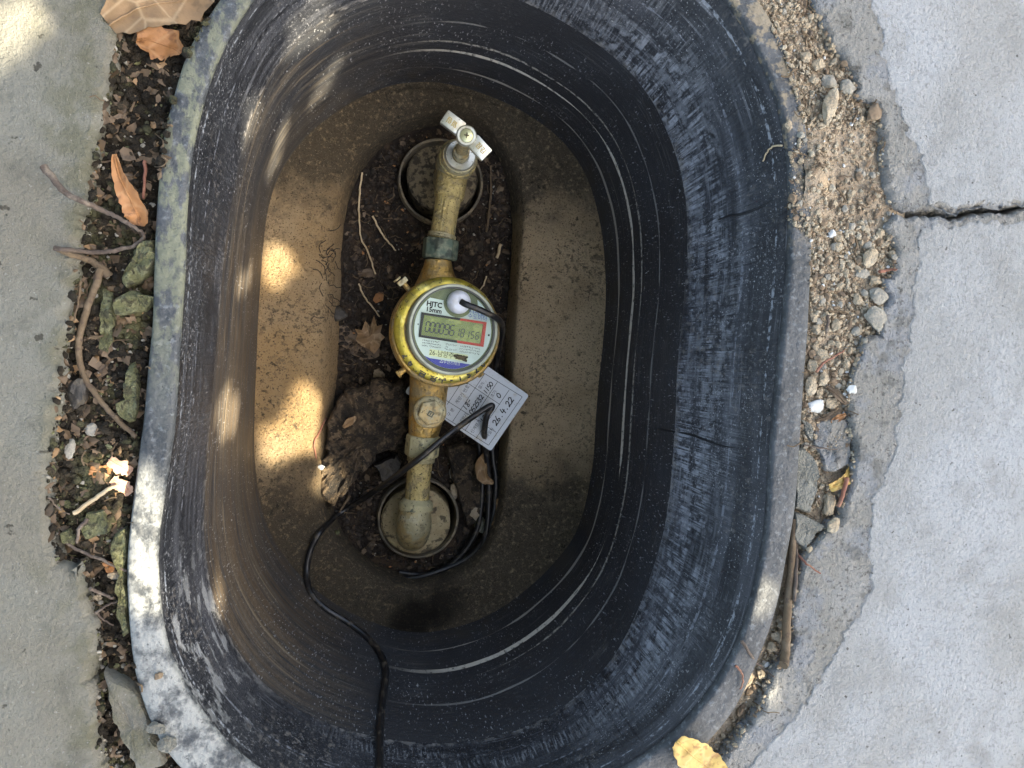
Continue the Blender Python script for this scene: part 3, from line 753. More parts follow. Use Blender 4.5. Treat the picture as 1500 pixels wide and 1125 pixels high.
# white label with the bay round the cap
def arc(F, cx, cy_, r, a0, a1, n, zl):
    c_ = F.L(cx, cy_, zl); return [(c_.x+r*math.cos(math.radians(a0+(a1-a0)*i/n)), c_.y+r*math.sin(math.radians(a0+(a1-a0)*i/n))) for i in range(n+1)]
ZL = ZD+.0002
lp = []
p = F.L(629.5, 437.5, ZL); lp.append((p.x, p.y)); 
outer = arc(F, 664, 483, 55.5*k, 127, 411, 60, ZL)       # ccw round the bottom to the right side
q0 = F.L(650, 440, ZL)
bay = arc(F, 671.5, 443, 21.5*k, 172, 352, 24, ZL)
q1 = F.L(700, 447, ZL)
poly = outer+[(q1.x, q1.y)]+bay[::-1]+[(q0.x, q0.y)]
mb = MB(); mb.prism(poly, ZL-.0001, ZL); lab = mb.build('dial_label', m_dial, dial, smooth=False)
Z2 = ZL+.00025
# blue band along the foot of the dial
c3 = F.L(664, 483, Z2)
band = [(c3.x+55.3*k*math.cos(math.radians(a)), c3.y+55.3*k*math.sin(math.radians(a))) for a in range(222, 298, 4)]
b0 = F.L(629.5, 524.5, Z2); b1 = F.L(690, 534, Z2)
mb = MB(); mb.prism([(b0.x, b0.y)]+band+[(b1.x, b1.y)], Z2-.0001, Z2); mb.build('blue_band', m_blue, dial, smooth=False)
TA = math.radians(-8.6)
# display
frm = MB()
def quad_ring(F, outer, inner, z):
    return [F.L(x, y, z) for x, y in outer], [F.L(x, y, z) for x, y in inner]
LO = [(617.6, 457.3), (713, 472.0), (708.3, 508.2), (613.3, 493.6)]; LI = [(621.5, 461.2), (708.2, 474.6), (703.8, 503.8), (617.0, 490.6)]
def lerp2(a, b, t): return (a[0]+(b[0]-a[0])*t, a[1]+(b[1]-a[1])*t)
T1 = .60
def frame_piece(name, m, quads, z):
    mb = MB()
    for q_ in quads:
        pp = [F.L(x, y, z) for x, y in q_]; pl = [(p.x, p.y) for p in pp]
        ar = sum(pl[i-1][0]*pl[i][1]-pl[i][0]*pl[i-1][1] for i in range(len(pl)))
        if ar < 0: pl.reverse()
        mb.prism(pl, z-.0008, z)
    return mb.build(name, m, disp, smooth=False)
disp = poly_plate(F, [(x, y) for x, y in LO], Z2+.0001, .0002, 'display', m_lcd, E)
ZF = Z2+.0009
ot, ob_ = lerp2(LO[0], LO[1], T1), lerp2(LO[3], LO[2], T1); it, ib = lerp2(LI[0], LI[1], T1), lerp2(LI[3], LI[2], T1)
frame_piece('black_frame', m_black, [[LO[0], ot, it, LI[0]], [LO[0], LI[0], LI[3], LO[3]], [LO[3], LI[3], ib, ob_]], ZF)
frame_piece('red_frame', m_red, [[ot, LO[1], LI[1], it], [LO[1], LO[2], LI[2], LI[1]], [ob_, ib, LI[2], LO[2]]], ZF)
SEG = {'0': 'abcdef', '1': 'bc', '2': 'abged', '3': 'abgcd', '5': 'afgcd', '6': 'afgedc', '8': 'abcdefg', '9': 'abcdfg'}
def digit(mb, ch, cx, cy_, w, h, t, z):
    u = (math.cos(math.radians(8.6)), math.sin(math.radians(8.6))); v = (.10-u[1], u[0])   # slanted digits
    def pt(a, b): return F.L(cx+u[0]*a*w/2-v[0]*0+(-.22*b)*w*-.5*-1*.6+(-u[1])*b*h/2*-1*-1, cy_+u[1]*a*w/2+b*h/2*u[0], z)
    pos = {'a': ((-1, -1), (1, -1)), 'b': ((1, -1), (1, 0)), 'c': ((1, 0), (1, 1)), 'd': ((-1, 1), (1, 1)), 'e': ((-1, 0), (-1, 1)), 'f': ((-1, -1), (-1, 0)), 'g': ((-1, 0), (1, 0))}
    for sg in SEG[ch]:
        a, b = pos[sg]; A, B = pt(*a), pt(*b); d = (B-A); L_ = d.length; d.normalize(); n_ = Vector((-d.y, d.x, 0)); A2 = A+d*L_*.10; B2 = B-d*L_*.10
        mb.add([A2-n_*t/2, B2-n_*t/2, B2+n_*t/2, A2+n_*t/2], [(0, 1, 2, 3)])
mb = MB(); ZS = Z2+.00022
def along(t, s): # t along the display, s down
    a = lerp2(LI[0], LI[1], t); b = lerp2(LI[3], LI[2], t); return lerp2(a, b, s)
for ch, t, s, w, h in (('0', .085, .55, 5.4, 14.5), ('0', .165, .55, 5.4, 14.5), ('0', .245, .55, 5.4, 14.5), ('0', .325, .55, 5.4, 14.5), ('9', .410, .55, 6.0, 14.8), ('6', .500, .55, 6.0, 14.8), ('1', .600, .60, 3, 11.5), ('8', .675, .60, 5.2, 11.5), ('1', .775, .62, 2, 9.5), ('5', .845, .62, 4.4, 10), ('6', .925, .63, 4.4, 10)):
    x, y = along(t, s); digit(mb, ch, x, y, w, h, 1.7*k if h > 13 else 1.3*k, ZS)
x, y = along(.80, .1); p = F.L(x, y, ZS); 
for t, s, tx, sz in ((.47, .14, 'm³/h', .0020), (.90, .20, 'm³/h', .0018), (.04, .22, '○', .0024)):
    x, y = along(t, s); p = F.L(x, y, ZS); put_text(mb, tx, sz, (p.x, p.y, ZS), TA)
mb.build('digits', m_seg, disp, smooth=False)
# printing on the dial
mb = MB()
def T(tx, px, py, sz, ang=TA, mb_=None, z=Z2, **kw):
    p = F.L(px, py, z); put_text(mb_ if mb_ is not None else mb, tx, sz, (p.x, p.y, z), ang, **kw)
T('HJTC', 636.3, 446.2, .0056, sx=1.0, bold=.00022); T('15mm', 635.5, 454.6, .0052, sx=1.0, bold=.00018)
rr = random.Random(3)
def scribble(mb_, px, py, n, dx, size, z, slope=.15):   # print too small to read: short strokes
    for i in range(n):
        x = px+i*dx; y = py+i*dx*slope
        for _ in range(rr.choice((2, 3, 3))):
            x0, y0 = x+rr.uniform(-.4, .4)*size, y+rr.uniform(-.4, .4)*size
            if rr.random() < .5: x1, y1 = x0+size*.8, y0+slope*size*.8
            else: x1, y1 = x0-slope*size*.8, y0+size*.8
            A = F.L(x0, y0, z); B = F.L(x1, y1, z); d = (B-A).normalized(); n_ = Vector((-d.y, d.x, 0))*.00013
            mb_.add([A-n_, B-n_, B+n_, A+n_], [(0, 1, 2, 3)])
for j in range(3):
    scribble(mb, 619.5-j*.3, 497.5+j*3.9, (10, 11, 11)[j], 2.5, 1.9, Z2)
scribble(mb, 653, 503.5, 7, 2.4, 1.7, Z2); scribble(mb, 653, 507.3, 2, 2.4, 1.7, Z2); scribble(mb, 651.5, 510.5, 8, 2.2, 1.7, Z2)
for j in range(3): scribble(mb, 674.5-j*.4, 506.5+j*3.9, 12, 2.5, 1.7, Z2)
p = F.L(612.5, 474.8, Z2); mb.add([(p.x+a, p.y+b, Z2) for a, b in ((-.0005, -.0005), (.0005, -.0005), (.0005, .0005), (-.0005, .0005))], [(0, 1, 2, 3)])
p = F.L(716, 491, Z2); mb.add([(p.x+a, p.y+b, Z2) for a, b in ((-.0008, -.0008), (.0008, -.0008), (.0008, .0008), (-.0008, .0008))], [(0, 1, 2, 3)])
mb.build('dial_print', m_black, dial, smooth=False)
mb = MB(); T('디지털', 699, 457.5, .0050, mb_=mb, z=Z2); T('수도미터', 699.5, 465.2, .0045, mb_=mb, z=Z2+.0001); mb.build('blue_print', m_bluetext, dial, smooth=False)
stk = poly_plate(F, [(629.5, 511), (685.5, 520), (684, 530), (628.3, 521)], Z2+.0001, .0002, 'sticker', m_cream, dial)
mb = MB(); T('26-남양주-2', 650.5, 519.6, .0056, z=Z2+.0003, sx=.9); mb.build('sticker_print', m_black, stk, smooth=False)
mb = MB(); T('△수전스테크', 659, 531.5, .0031, z=Z2+.0003); mb.build('band_print', m_white, dial, smooth=False)
# dirt lump on the sticker
def blob(name, m, c, dims, parent=None, seed=0, rough=.35, sub=3, rot=0, cuts=0, flat=None, fr=2.2):
    bm = bmesh.new(); bmesh.ops.create_icosphere(bm, subdivisions=sub, radius=1)
    R_ = Matrix.Rotation(rot, 3, 'Z'); rn = random.Random(seed); pl = []
    for _ in range(cuts):
        n_ = Vector((rn.gauss(0, 1), rn.gauss(0, 1), rn.gauss(0, .8))).normalized(); pl.append((n_, rn.uniform(.55, .85)))
    for v in bm.verts:
        p = v.co.copy(); n0 = p.normalized()
        p *= 1+rough*noise.fractal(n0*fr*.6+Vector((seed*3.1, 0, 0)), 1, 2, 3)
        for n_, d in pl:
            e = p.dot(n_)-d
            if e > 0: p -= n_*e*.9
        if flat is not None and p.z < flat: p.z = flat
        p += n0*rough*.12*noise.noise(n0*9+Vector((seed, 1, 0)))
        p = Vector((p.x*dims[0], p.y*dims[1], p.z*dims[2]))
        v.co = R_ @ p+Vector(c)
    me = bpy.data.meshes.new(name); bm.to_mesh(me); bm.free()
    me.polygons.foreach_set('use_smooth', [True]*len(me.polygons)); me.materials.append(m)
    o = bpy.data.objects.new(name, me); COL.objects.link(o)
    if parent: o.parent = parent
    try: me.set_sharp_from_angle(angle=math.radians(32))
    except Exception: pass
    return o
ZG = .0072
mud = empty('mud_speck', F.W(F.L(675, 524, Z2+.0006)), F.M.to_3x3()); meta(mud, 'small dark star shaped bit of dirt stuck on the meter sticker', 'dirt')
rn = random.Random(5); pts = []
for i in range(22):
    a = i/22*2*math.pi; r = (9+4*math.cos(2*(a+.35)))*(1+.42*rn.uniform(-1, 1)*(i % 2))*k*.75; pts.append((r*math.cos(a)*1.15, r*math.sin(a)*.75))
mb = MB(); mb.prism(pts, 0, .0006); mb.prism([(x*.6+.0004, y*.6) for x, y in pts], .0006, .0013); mb.build('crust', m_grime, mud, smooth=False)
# glass and the cap that lets the cable out
m1 = MB(); m1.lathe([(59.5*k, ZG), (59.5*k, ZG+.0004), (0.00001, ZG+.0005)], (c2.x, c2.y, 0), 96); m1.build('glass', m_glass, E, ang=20)
cc2 = F.L(672.3, 442.5, .009)
m1 = MB(); m1.lathe([(16.3*k, ZD), (16.5*k, .0095), (15.6*k, .0125), (12.5*k, .0150), (8*k, .0163), (3*k, .0168), (.00001, .0168)], (cc2.x, cc2.y, 0), 48); m1.build('cable_cap', m_cap, E, ang=60)
# sealing lugs: a drilled ear at the top, two pins below
e = F.L(592, 416, -.010); d = (F.L(600, 426, -.010)-e).normalized(); s = Vector((-d.y, d.x, 0))
lug = MB(); lug.tube([e+d*.012, e-d*.002], .0022, 12); o = lug.build('seal_lug', m_brass, E)
ear = MB(); M3 = Matrix((d, s, Vector((0, 0, 1)))).transposed(); n_ = 20
cw = e-d*.0035+Vector((0, 0, .0005))
ear.box(cw+d*.0012, (.0042, .0088, .0045), M3)
ear.tube([cw-s*.0022-d*.002, cw-s*.0022-d*.0035], .0035, 14); ear.build('ear', m_fitting, o, bevel=.0005)
h_ = MB(); h_.tube([cw+s*.0015-d*.003+Vector((0, 0, .0023)), cw+s*.0015-d*.003+Vector((0, 0, .0030))], .0010, 10); 
for (x, y, x2, y2) in ((585, 547, 600, 535), (703, 548, 694, 536)):
    e = F.L(x, y, -.010); b = F.L(x2, y2, -.010)
    lug = MB(); lug.tube([b, e], .0026, 12); lug.tube([e, e+(e-b).normalized()*.002], .0033, 6); lug.build('seal_lug', m_brass, E)

# inlet above and outlet below, cast in one with the body
def pw(px, py, z): return P(px, py, z)
def fin(o, F_): o.parent = F_; o.matrix_parent_inverse = F_.matrix_world.inverted(); return o
ax0 = pw(642, 382, -.212); ax1 = pw(640, 425, -.214)
mb = MB(); mb.tube([ax0, pw(641.5, 392, -.212), pw(641, 404, -.213), pw(640, 420, -.214)], [.0112, .0125, .0152, .019], 28); fin(mb.build('inlet', m_brass, None), E)
mb = MB(); mb.tube([pw(630, 545, -.213), pw(628, 570, -.214), pw(625.5, 600, -.215), pw(622, 625, -.216), pw(620, 639, -.217)], [.0175, .0162, .0155, .0140, .0125], 28); outl = fin(mb.build('outlet', m_brass, None), E)
# hexagon plug on the outlet
top = pw(632, 605, -.1935); base = Vector((top.x, top.y, -.215)); hx = Vector((.10, -.06, 1)).normalized(); M4 = hx.to_track_quat('Z', 'Y').to_matrix()
mb = MB(); mb.lathe([(.0128, -.018), (.0140, -.004), (.0140, -.0015), (.0125, -.0003), (.006, 0), (.00001, 0)], top-hx*.0045, 40, M4); pl_ = fin(mb.build('plug', m_fitting, None), E)
mb = MB(); mb.lathe([(.0112, -.005), (.0112, -.0006), (.0100, 0), (.00001, 0)], top, 6, M4 @ Matrix.Rotation(math.radians(12), 3, 'Z')); fin(mb.build('hexagon', m_fitting, None, smooth=False), pl_)
mb = MB()
for (x, y, w, h) in ((-.0012, .0022, .0030, .0009), (-.0012, -.0018, .0030, .0009), (.0008, .0002, .0009, .0052), (-.0030, .0002, .0008, .0050), (-.0012, .0002, .003, .0007), (.0035, -.0010, .0012, .0012)):
    mb.box(top+M4 @ Vector((x, y, .0002)), (w, h, .0007), M4)
fin(mb.build('cast_mark', m_palenut, None, smooth=False), pl_)

# ---------------------------------------------------------------- upper pipe with its coupling nut, and the valve
UP = empty('inlet_pipe', pw(654, 300, -.215)); meta(UP, 'pale brass pipe with a green corroded nut between the tap and the meter', 'pipe')
mb = MB(); mb.tube([pw(665, 245, -.208), pw(661, 266, -.209), pw(657.5, 288, -.209)], [.0128, .0131, .0126], 30)
mb.tube([pw(657.5, 288, -.209), pw(652, 318, -.210), pw(647, 352, -.211)], [.0108, .0104, .0106], 30)
mb.tube([pw(658.5, 282, -.209), pw(657, 290, -.209)], [.0130, .0122], 30, True)
fin(mb.build('tube', m_pipe, None), UP)
for dx in (-3.5, 2.5):
    mb = MB(); mb.tube([pw(656+dx, 292, -.1990), pw(651+dx, 322, -.2000), pw(647+dx, 348, -.2010)], .0009, 6); fin(mb.build('casting_seam', m_pipe, None), UP)
def nut(name, a, b, r, m, parent, seg=6, tw=.3):
    a, b = Vector(a), Vector(b); d = (b-a); L_ = d.length; M_ = d.normalized().to_track_quat('Z', 'Y').to_matrix() @ Matrix.Rotation(tw, 3, 'Z')
    mb = MB(); mb.lathe([(r*.93, 0), (r, L_*.10), (r, L_*.9), (r*.93, L_)], a, seg, M_); return fin(mb.build(name, m, None, ang=25, bevel=.0008), parent)
nut('coupling_nut', pw(646.5, 350, -.211), pw(643.5, 380, -.212), .0152, m_verd, UP, 8, .2)
def threads(a, b, r, n, parent, m):
    a, b = Vector(a), Vector(b); d = b-a; L_ = d.length; M_ = d.normalized().to_track_quat('Z', 'Y').to_matrix(); pr = []
    for i in range(n):
        z = L_*i/n; pr += [(r-.0006, z), (r, z+L_*.3/n), (r, z+L_*.5/n), (r-.0006, z+L_*.85/n)]
    mb = MB(); mb.lathe(pr, a, 32, M_); fin(mb.build('thread', m, None, ang=20), parent)
threads(pw(648, 343, -.211), pw(646.5, 350.5, -.211), .0122, 3, UP, m_fitting)
V = empty('angle_valve', pw(662, 245, -.215)); meta(V, 'brass stop valve with a chrome T handle at the upper end of the pipe', 'tap')
vx = pw(674, 228, -.185)
ax = Vector((.05, .03, 1)).normalized(); MV = ax.to_track_quat('Z', 'Y').to_matrix()
mb = MB(); mb.lathe([(.012, -.075), (.0128, -.045), (.0150, -.036), (.0162, -.026), (.0160, -.016), (.0150, -.008), (.0146, -.003), (.0138, -.001)], vx, 36, MV); fin(mb.build('valve_body', m_fitting, None), V)
mb = MB(); mb.lathe([(.0150, -.010), (.0163, -.0085), (.0160, -.0070), (.0148, -.006)], vx, 36, MV); fin(mb.build('shoulder', m_pipe, None), V)
mb = MB(); mb.lathe([(.0125, -.004), (.0128, .0005), (.0118, .0022), (.0072, .0022), (.0066, .001), (.006, .001)], vx, 40, MV); fin(mb.build('bonnet', m_chrome, None), V)
hz = pw(683.5, 198.5, -.146); ax2 = (hz-vx).normalized(); 
mb = MB(); mb.tube([vx-ax2*.002, vx+ax2*.010], .0066, 20); mb.tube([vx+ax2*.010, hz-ax2*.010], .0048, 20); fin(mb.build('stem', m_fitting, None), V)
mb = MB(); hn = (CP-hz).normalized().lerp(Vector((0, 0, 1)), .5).normalized(); MH = hn.to_track_quat('Z', 'Y').to_matrix()
mb.lathe([(.0060, -.016), (.0070, -.012), (.0078, -.006), (.0078, -.0008), (.0070, .0004), (.0054, .0004), (.0052, -.0004), (.00001, -.0004)], hz, 40, MH)
hub = fin(mb.build('handle', m_chrome, None, ang=30), V)
o_ = hz
def onH(px, py, off=0.0):
    d_ = ray(px, py); t = (hz+hn*off-CP).dot(hn)/d_.dot(hn); return CP+d_*t
for (x0, y0, x1, y1) in ((674, 189, 650, 171), (694, 208, 713, 229)):
    a, b = onH(x0, y0, -.006), onH(x1, y1, -.006); d_ = (b-a).normalized(); s_ = hn.cross(d_); L_ = (b-a).length
    MM = Matrix((d_, s_, hn)).transposed(); mb = MB(); mb.box((a+b)/2-d_*.001, (L_+.002, .0116, .0085), MM)
    arm = fin(mb.build('handle_arm', m_chrome, None, bevel=.0012), hub)
    mb = MB(); v, f = text_mesh('열림' if x1 < 680 else '잠김', .0050, bold=.0001)
    mid = (a+b)/2+hn*.0045; mb.add([mid+d_*(p.x)+s_*(p.y) for p in v], f); fin(mb.build('handle_lettering', mat('worn_yellow_print', (.36, .27, .07), .6), None, smooth=False), hub)
mb = MB(); mb.lathe([(.0050, -.001), (.0050, .0007), (.0042, .0013), (.00001, .0015)], hz, 32, MH); scw = fin(mb.build('screw', mat('zinc_screw', (.55, .56, .33), .35, metal=.6), None), hub)
mb = MB()
for an in (.3, .3+math.pi/2): mb.box(hz+hn*.0015, (.0040, .0009, .0004), MH @ Matrix.Rotation(an, 3, 'Z'))
fin(mb.build('cross_slot', m_grime, None, smooth=False), hub)

# ---------------------------------------------------------------- lower pipe, nut and elbow
LP = empty('outlet_pipe', pw(612, 700, -.222)); meta(LP, 'pale brass pipe and elbow with a lime streaked nut below the meter', 'pipe')
nut('coupling_nut', pw(620.5, 637, -.216), pw(617, 668, -.218), .0148, m_palenut, LP, 8, .1)
threads(pw(617.2, 667, -.218), pw(616.3, 676, -.2185), .0120, 4, LP, m_fitting)
mb = MB(); mb.tube([pw(617, 667, -.218), pw(613, 702, -.220), pw(610, 737, -.222)], [.0104, .0104, .0106], 30); fin(mb.build('tube', m_pipe, None), LP)
mb = MB(); mb.tube([pw(610.5, 730, -.222), pw(609.8, 737, -.222), pw(609.2, 746, -.222)], [.0112, .0146, .0148], 30); fin(mb.build('collar', m_palenut, None), LP)
ec = pw(606, 768, -.228)
mb = MB(); mb.tube([pw(609.3, 744, -.222), pw(608.5, 752, -.2225), pw(607.3, 762, -.2245), pw(606, 771, -.229), pw(605, 778, -.236), pw(604.5, 783, -.246), pw(604.5, 785, -.262)], [.0128, .0138, .0150, .0156, .0153, .0145, .0138], 32); fin(mb.build('elbow', m_fitting, None), LP)
mb = MB(); mb.tube([pw(606, 770, -.2145), pw(604.5, 780, -.217), pw(603.5, 786, -.222), pw(603, 790, -.23)], [.0012, .0022, .0026, .0008], 12); fin(mb.build('casting_ridge', m_palenut, None), LP)

# ---------------------------------------------------------------- the two sleeves and their foam plugs
m_pvc = mat('muddy_grey_pvc', (.10, .085, .06), .7, [((.22, .17, .10), [('n', 80, .45, .6, 'obj', 4)], .8), ((.02, .018, .015), [('n', 160, .52, .62, 'obj', 4)], .7)], [(300, 1)], dist=.0006)
m_foam = mat('muddy_foam_plug', (.36, .28, .155), .9, [((.44, .36, .21), [('n', 60, .45, .62, 'obj', 4)], .7), ((.07, .055, .035), [('n', 130, .52, .62, 'obj', 6)], .85), ((.04, .03, .02), [('n', 600, .62, .67, 'obj', 2)], .8)], [(300, 1.5), (900, .6)], dist=.0012)
m_foamdark = mat('crusty_foam_plug', (.26, .205, .125), .95, [((.05, .04, .028), [('n', 200, .46, .56, 'obj', 5)], .9), ((.24, .19, .12), [('n', 90, .55, .68, 'obj', 4)], .7)], [(300, 2), (900, 1)], dist=.002)
for (c, r, lab, fc, fr_, fz, tilt, fl, fm) in (
    (SL1, SR1, 'grey plastic pipe sleeve round the foam under the stop valve', pw(648, 257, -.262), .0325, .0, (-.10, .16, 1), 'crusty brown foam plug in the sleeve under the stop valve', m_foamdark),
    (SL2, SR2, 'grey plastic pipe sleeve round the foam under the pipe elbow', pw(609, 765, -.258), .0318, .0, (-.10, -.08, 1), 'sandy coloured foam plug in the sleeve under the pipe elbow', m_foam)):
    mb = MB(); mb.lathe([(r, -.045), (r, .0), (r-.0006, .0012), (r-.0022, .0012), (r-.0026, 0), (r-.0026, -.045)], c, 72, closed=True, nz=.012)
    o = mb.build('pipe_sleeve', m_pvc); meta(o, lab, 'pipe sleeve', 'sleeves in the pit floor')
    MT = Vector(tilt).normalized().to_track_quat('Z', 'Y').to_matrix()
    mb = MB(); prof = [(fr_, -.03), (fr_, -.003), (fr_-.002, -.0006), (fr_*.8, .0), (fr_*.6, .0006), (fr_*.45, .0002), (.012, .0010), (.00001, .0012)]
    mb.lathe(prof, fc, 64, MT, nz=.02); o = mb.build('foam_plug', fm)
    for v in o.data.vertices: v.co.z += .0012*fbm(v.co.x*120, v.co.y*120, 4)
    meta(o, fl, 'foam plug', 'foam plugs in the sleeves')
pit_h0 = pit_h

# ---------------------------------------------------------------- paper tag
m_tag = mat('tag_card', (.50, .53, .56), .5, [((.38, .385, .36), [('n', 40, .5, .68, 'obj', 4)], .6), ((.25, .22, .16), [('n', 300, .63, .69, 'obj', 3)], .7), ((.36, .31, .22), [('n', 70, .56, .70, 'obj', 5, 4)], .7)])
G = Frame('paper_tag', 719, 661, -.2245, (-.05, .04, 1), 'white printed card tag with handwritten numbers tucked under the meter', 'tag')
u2 = ((775-719)/99.2, (579-661)/99.2)
CR = [(719, 661), (775, 579), (706, 534), (640, 488), (583, 570), (651, 617)]
A_, B_ = G.L(719, 661), G.L(775, 579); U = (B_-A_).normalized(); Vd = Vector((U.y, -U.x, 0)) # Vd: down the text
if (G.L(640, 610)-A_).dot(Vd) > 0: pass
Wd = (B_-A_).length; Hh = .092
Vn = -Vd if (G.L(650, 617)-A_).dot(Vd) < 0 else Vd
c_ = [A_, B_, B_+Vn*Hh, A_+Vn*Hh]
def rcorner(c_, r=.0022, n=4):
    out = []
    for i in range(4):
        p0, p1, p2 = c_[i-1], c_[i], c_[(i+1) % 4]; a = (p0-p1).normalized(); b = (p2-p1).normalized()
        for j in range(n+1):
            t = j/n*math.pi/2; q_ = p1+a*r+b*r-a*r*math.sin(t)-b*r*math.cos(t); out.append((q_.x, q_.y))
    return out
mb = MB(); pl = rcorner(c_)
ar = sum(pl[i-1][0]*pl[i][1]-pl[i][0]*pl[i-1][1] for i in range(len(pl)))
if ar < 0: pl.reverse()
mb.prism(pl, -.0005, 0); mb.build('card', m_tag, G.e, smooth=False)
mb = MB()
def line(x0, y0, x1, y1, w=.00022, z=.0001):
    a = G.L(x0, y0, z); b = G.L(x1, y1, z); d_ = (b-a).normalized(); n_ = Vector((-d_.y, d_.x, 0))*w; mb.add([a-n_, b-n_, b+n_, a+n_], [(0, 1, 2, 3)])
for q_ in ((700, 541, 765, 581.3), (765, 581.3, 715.7, 652.2), (715.7, 652.2, 640, 604), (710, 547.5, 663, 617.5), (729, 559, 681, 631), (746, 571, 697.5, 641.7), (679, 556, 655, 592.5),
           (679, 557, 732.3, 592.6), (645, 581, 692.5, 611), (692, 611, 702, 617), (713.5, 625, 726.5, 633)): line(*q_)
SA = math.atan2(U.y, U.x)
def GT(tx, x, y, sz, **kw): p = G.L(x, y, .0001); put_text(mb, tx, sz, (p.x, p.y, .0001), SA, **kw)
GT('계량기 번호', 677.5, 578, .0040); GT('구 분', 660.5, 604, .0038); GT('자', 693, 554.5, .0040); GT('철거:', 705.5, 564.5, .0036); GT('초기:', 723.5, 576.5, .0036)
GT('구계량기', 677.5, 615, .0037); GT('신계량기', 697, 625, .0037); GT('교체일자', 716, 636, .0036)
p = mb.build('form_print', m_black, G.e, smooth=False)
# handwriting
HD = {'0': [[(.5, 1), (.1, .7), (.05, .3), (.4, 0), (.85, .25), (.9, .7), (.5, 1)]], '1': [[(.45, 1), (.35, 0)]], '2': [[(.05, .8), (.45, 1), (.8, .75), (.5, .35), (.05, .05), (.5, .1), (.95, .05)]],
      '3': [[(.1, .95), (.6, 1), (.75, .75), (.35, .55), (.8, .3), (.5, 0), (.05, .1)]], '4': [[(.35, 1), (.25, .8), (.1, .42), (.3, .38), (.95, .42)], [(.75, .72), (.6, -.1)]], '5': [[(.8, 1), (.25, .95), (.15, .55), (.65, .55), (.7, .15), (.1, 0)]],
      '6': [[(.6, 1), (.15, .5), (.15, .1), (.6, 0), (.75, .3), (.2, .4)]], '8': [[(.6, .95), (.2, .8), (.6, .45), (.75, .15), (.3, 0), (.15, .2), (.75, .8), (.55, 1)]], '.': [[(.4, .0), (.5, .08)]], '-': [[(.1, .5), (.8, .55)]], 'V': [[(.1, .7), (.4, 0), (.9, 1)]]}
mb = MB(); Nn = -Vn
hr = random.Random(4)
def hand(tx, x, y, h, adv, w=.00036):
    o0 = G.L(x, y, .00022)
    for i, ch in enumerate(tx):
        b = o0+U*(i*adv*h)+Vn*(hr.uniform(-.06, .06)*h)
        for st_ in HD[ch]:
            pts = [b+U*((px_+.15*py_)*h*.72)+Vn*(py_*h) for px_, py_ in st_]; pts = catmull(pts, 4)
            pts = [p for i_, p in enumerate(pts) if i_ == 0 or (p-pts[i_-1]).length > 1e-6]
            for a_, b2 in zip(pts, pts[1:]):
                d_ = (b2-a_); 
                if d_.length < 1e-7: continue
                d_.normalize(); n_ = Vector((-d_.y, d_.x, 0))*w; a2 = a_-d_*w*.6; c2_ = b2+d_*w*.6
                mb.add([a2-n_, c2_-n_, c2_+n_, a2+n_], [(0, 1, 2, 3)])
hand('18-', 682.5, 601, .0044, .76); hand('052532', 691.5, 607.5, .0042, .76, .0004); hand('1150', 712.5, 577.5, .0040, .68); hand('0', 731.5, 583.5, .0044, .8, .0004); hand('26.4.22', 727, 624, .0052, .78, .00045); hand('18', 708, 619.5, .004, .8); hand('V', 684, 563.5, .0032, .8, .0004)
mb.build('handwriting', m_ink, G.e, smooth=False)

# ---------------------------------------------------------------- cables
bpy.context.view_layer.update()
def cable(name, pts, r, label, n=10):
    pts = [Vector(p) for p in pts]; mb = MB(); mb.tube(catmull(pts, n), r, 12); o = mb.build(name, m_cable, ang=80); meta(o, label, 'cable'); return o
hp = F.W(Vector((cc2.x, cc2.y, .0160)))
R = lambda x, y, off: drop(x, y, off)
strA = [hp, pw(683, 446, -.1685), pw(700, 452.5, -.169), pw(717, 460.5, -.172), pw(731, 469, -.180), pw(736, 480, -.200), pw(733, 500, -.225), pw(727, 530, -.245), pw(724, 570, -.250), pw(722, 620, -.252), pw(722, 670, -.256), pw(726, 700, -.255), pw(724, 745, -.254), pw(712, 785, -.255), pw(688, 815, -.257), pw(655, 832, -.258), pw(615, 845, -.258), pw(590, 848, -.260)]
cable('meter_cable', strA, .0026, 'black cable running from the white cap over the meter edge and down behind it')
strB = [pw(596, 858, -.262), pw(640, 853, -.260), pw(675, 838, -.256), pw(700, 815, -.254), pw(712, 780, -.252), pw(716, 735, -.250), pw(715, 690, -.246), pw(711, 655, -.236), pw(709.5, 632, -.222), pw(713, 610, -.214), pw(720, 598, -.211), pw(720.5, 594, -.210), pw(713, 597, -.210), pw(692, 611, -.210), pw(655, 638, -.200), pw(625, 663, -.1965), pw(598, 684, -.203), pw(560, 712, -.226)] + [R(520, 738, .006), R(492, 756, .005), R(470, 778, .004), R(455, 806, .0035), R(449, 838, .003), R(455, 868, .003), R(475, 890, .003), R(508, 911, .003), R(538, 934, .003), R(558, 960, .003), R(565, 985, .003), R(561, 1020, .003), R(557, 1060, .003), R(556, 1100, .003), R(557, 1150, .003)]
cable('signal_cable', strB, .0027, 'long black cable bent over the paper tag and trailing down the pit wall')
cable('spare_cable', [pw(700, 640, -.245), pw(706, 690, -.252), pw(705, 740, -.254), pw(697, 780, -.256), pw(676, 812, -.258), pw(650, 833, -.260), pw(620, 842, -.262), pw(585, 838, -.264)], .0024, 'slack loop of black cable lying on the soil right of the foam sleeve')
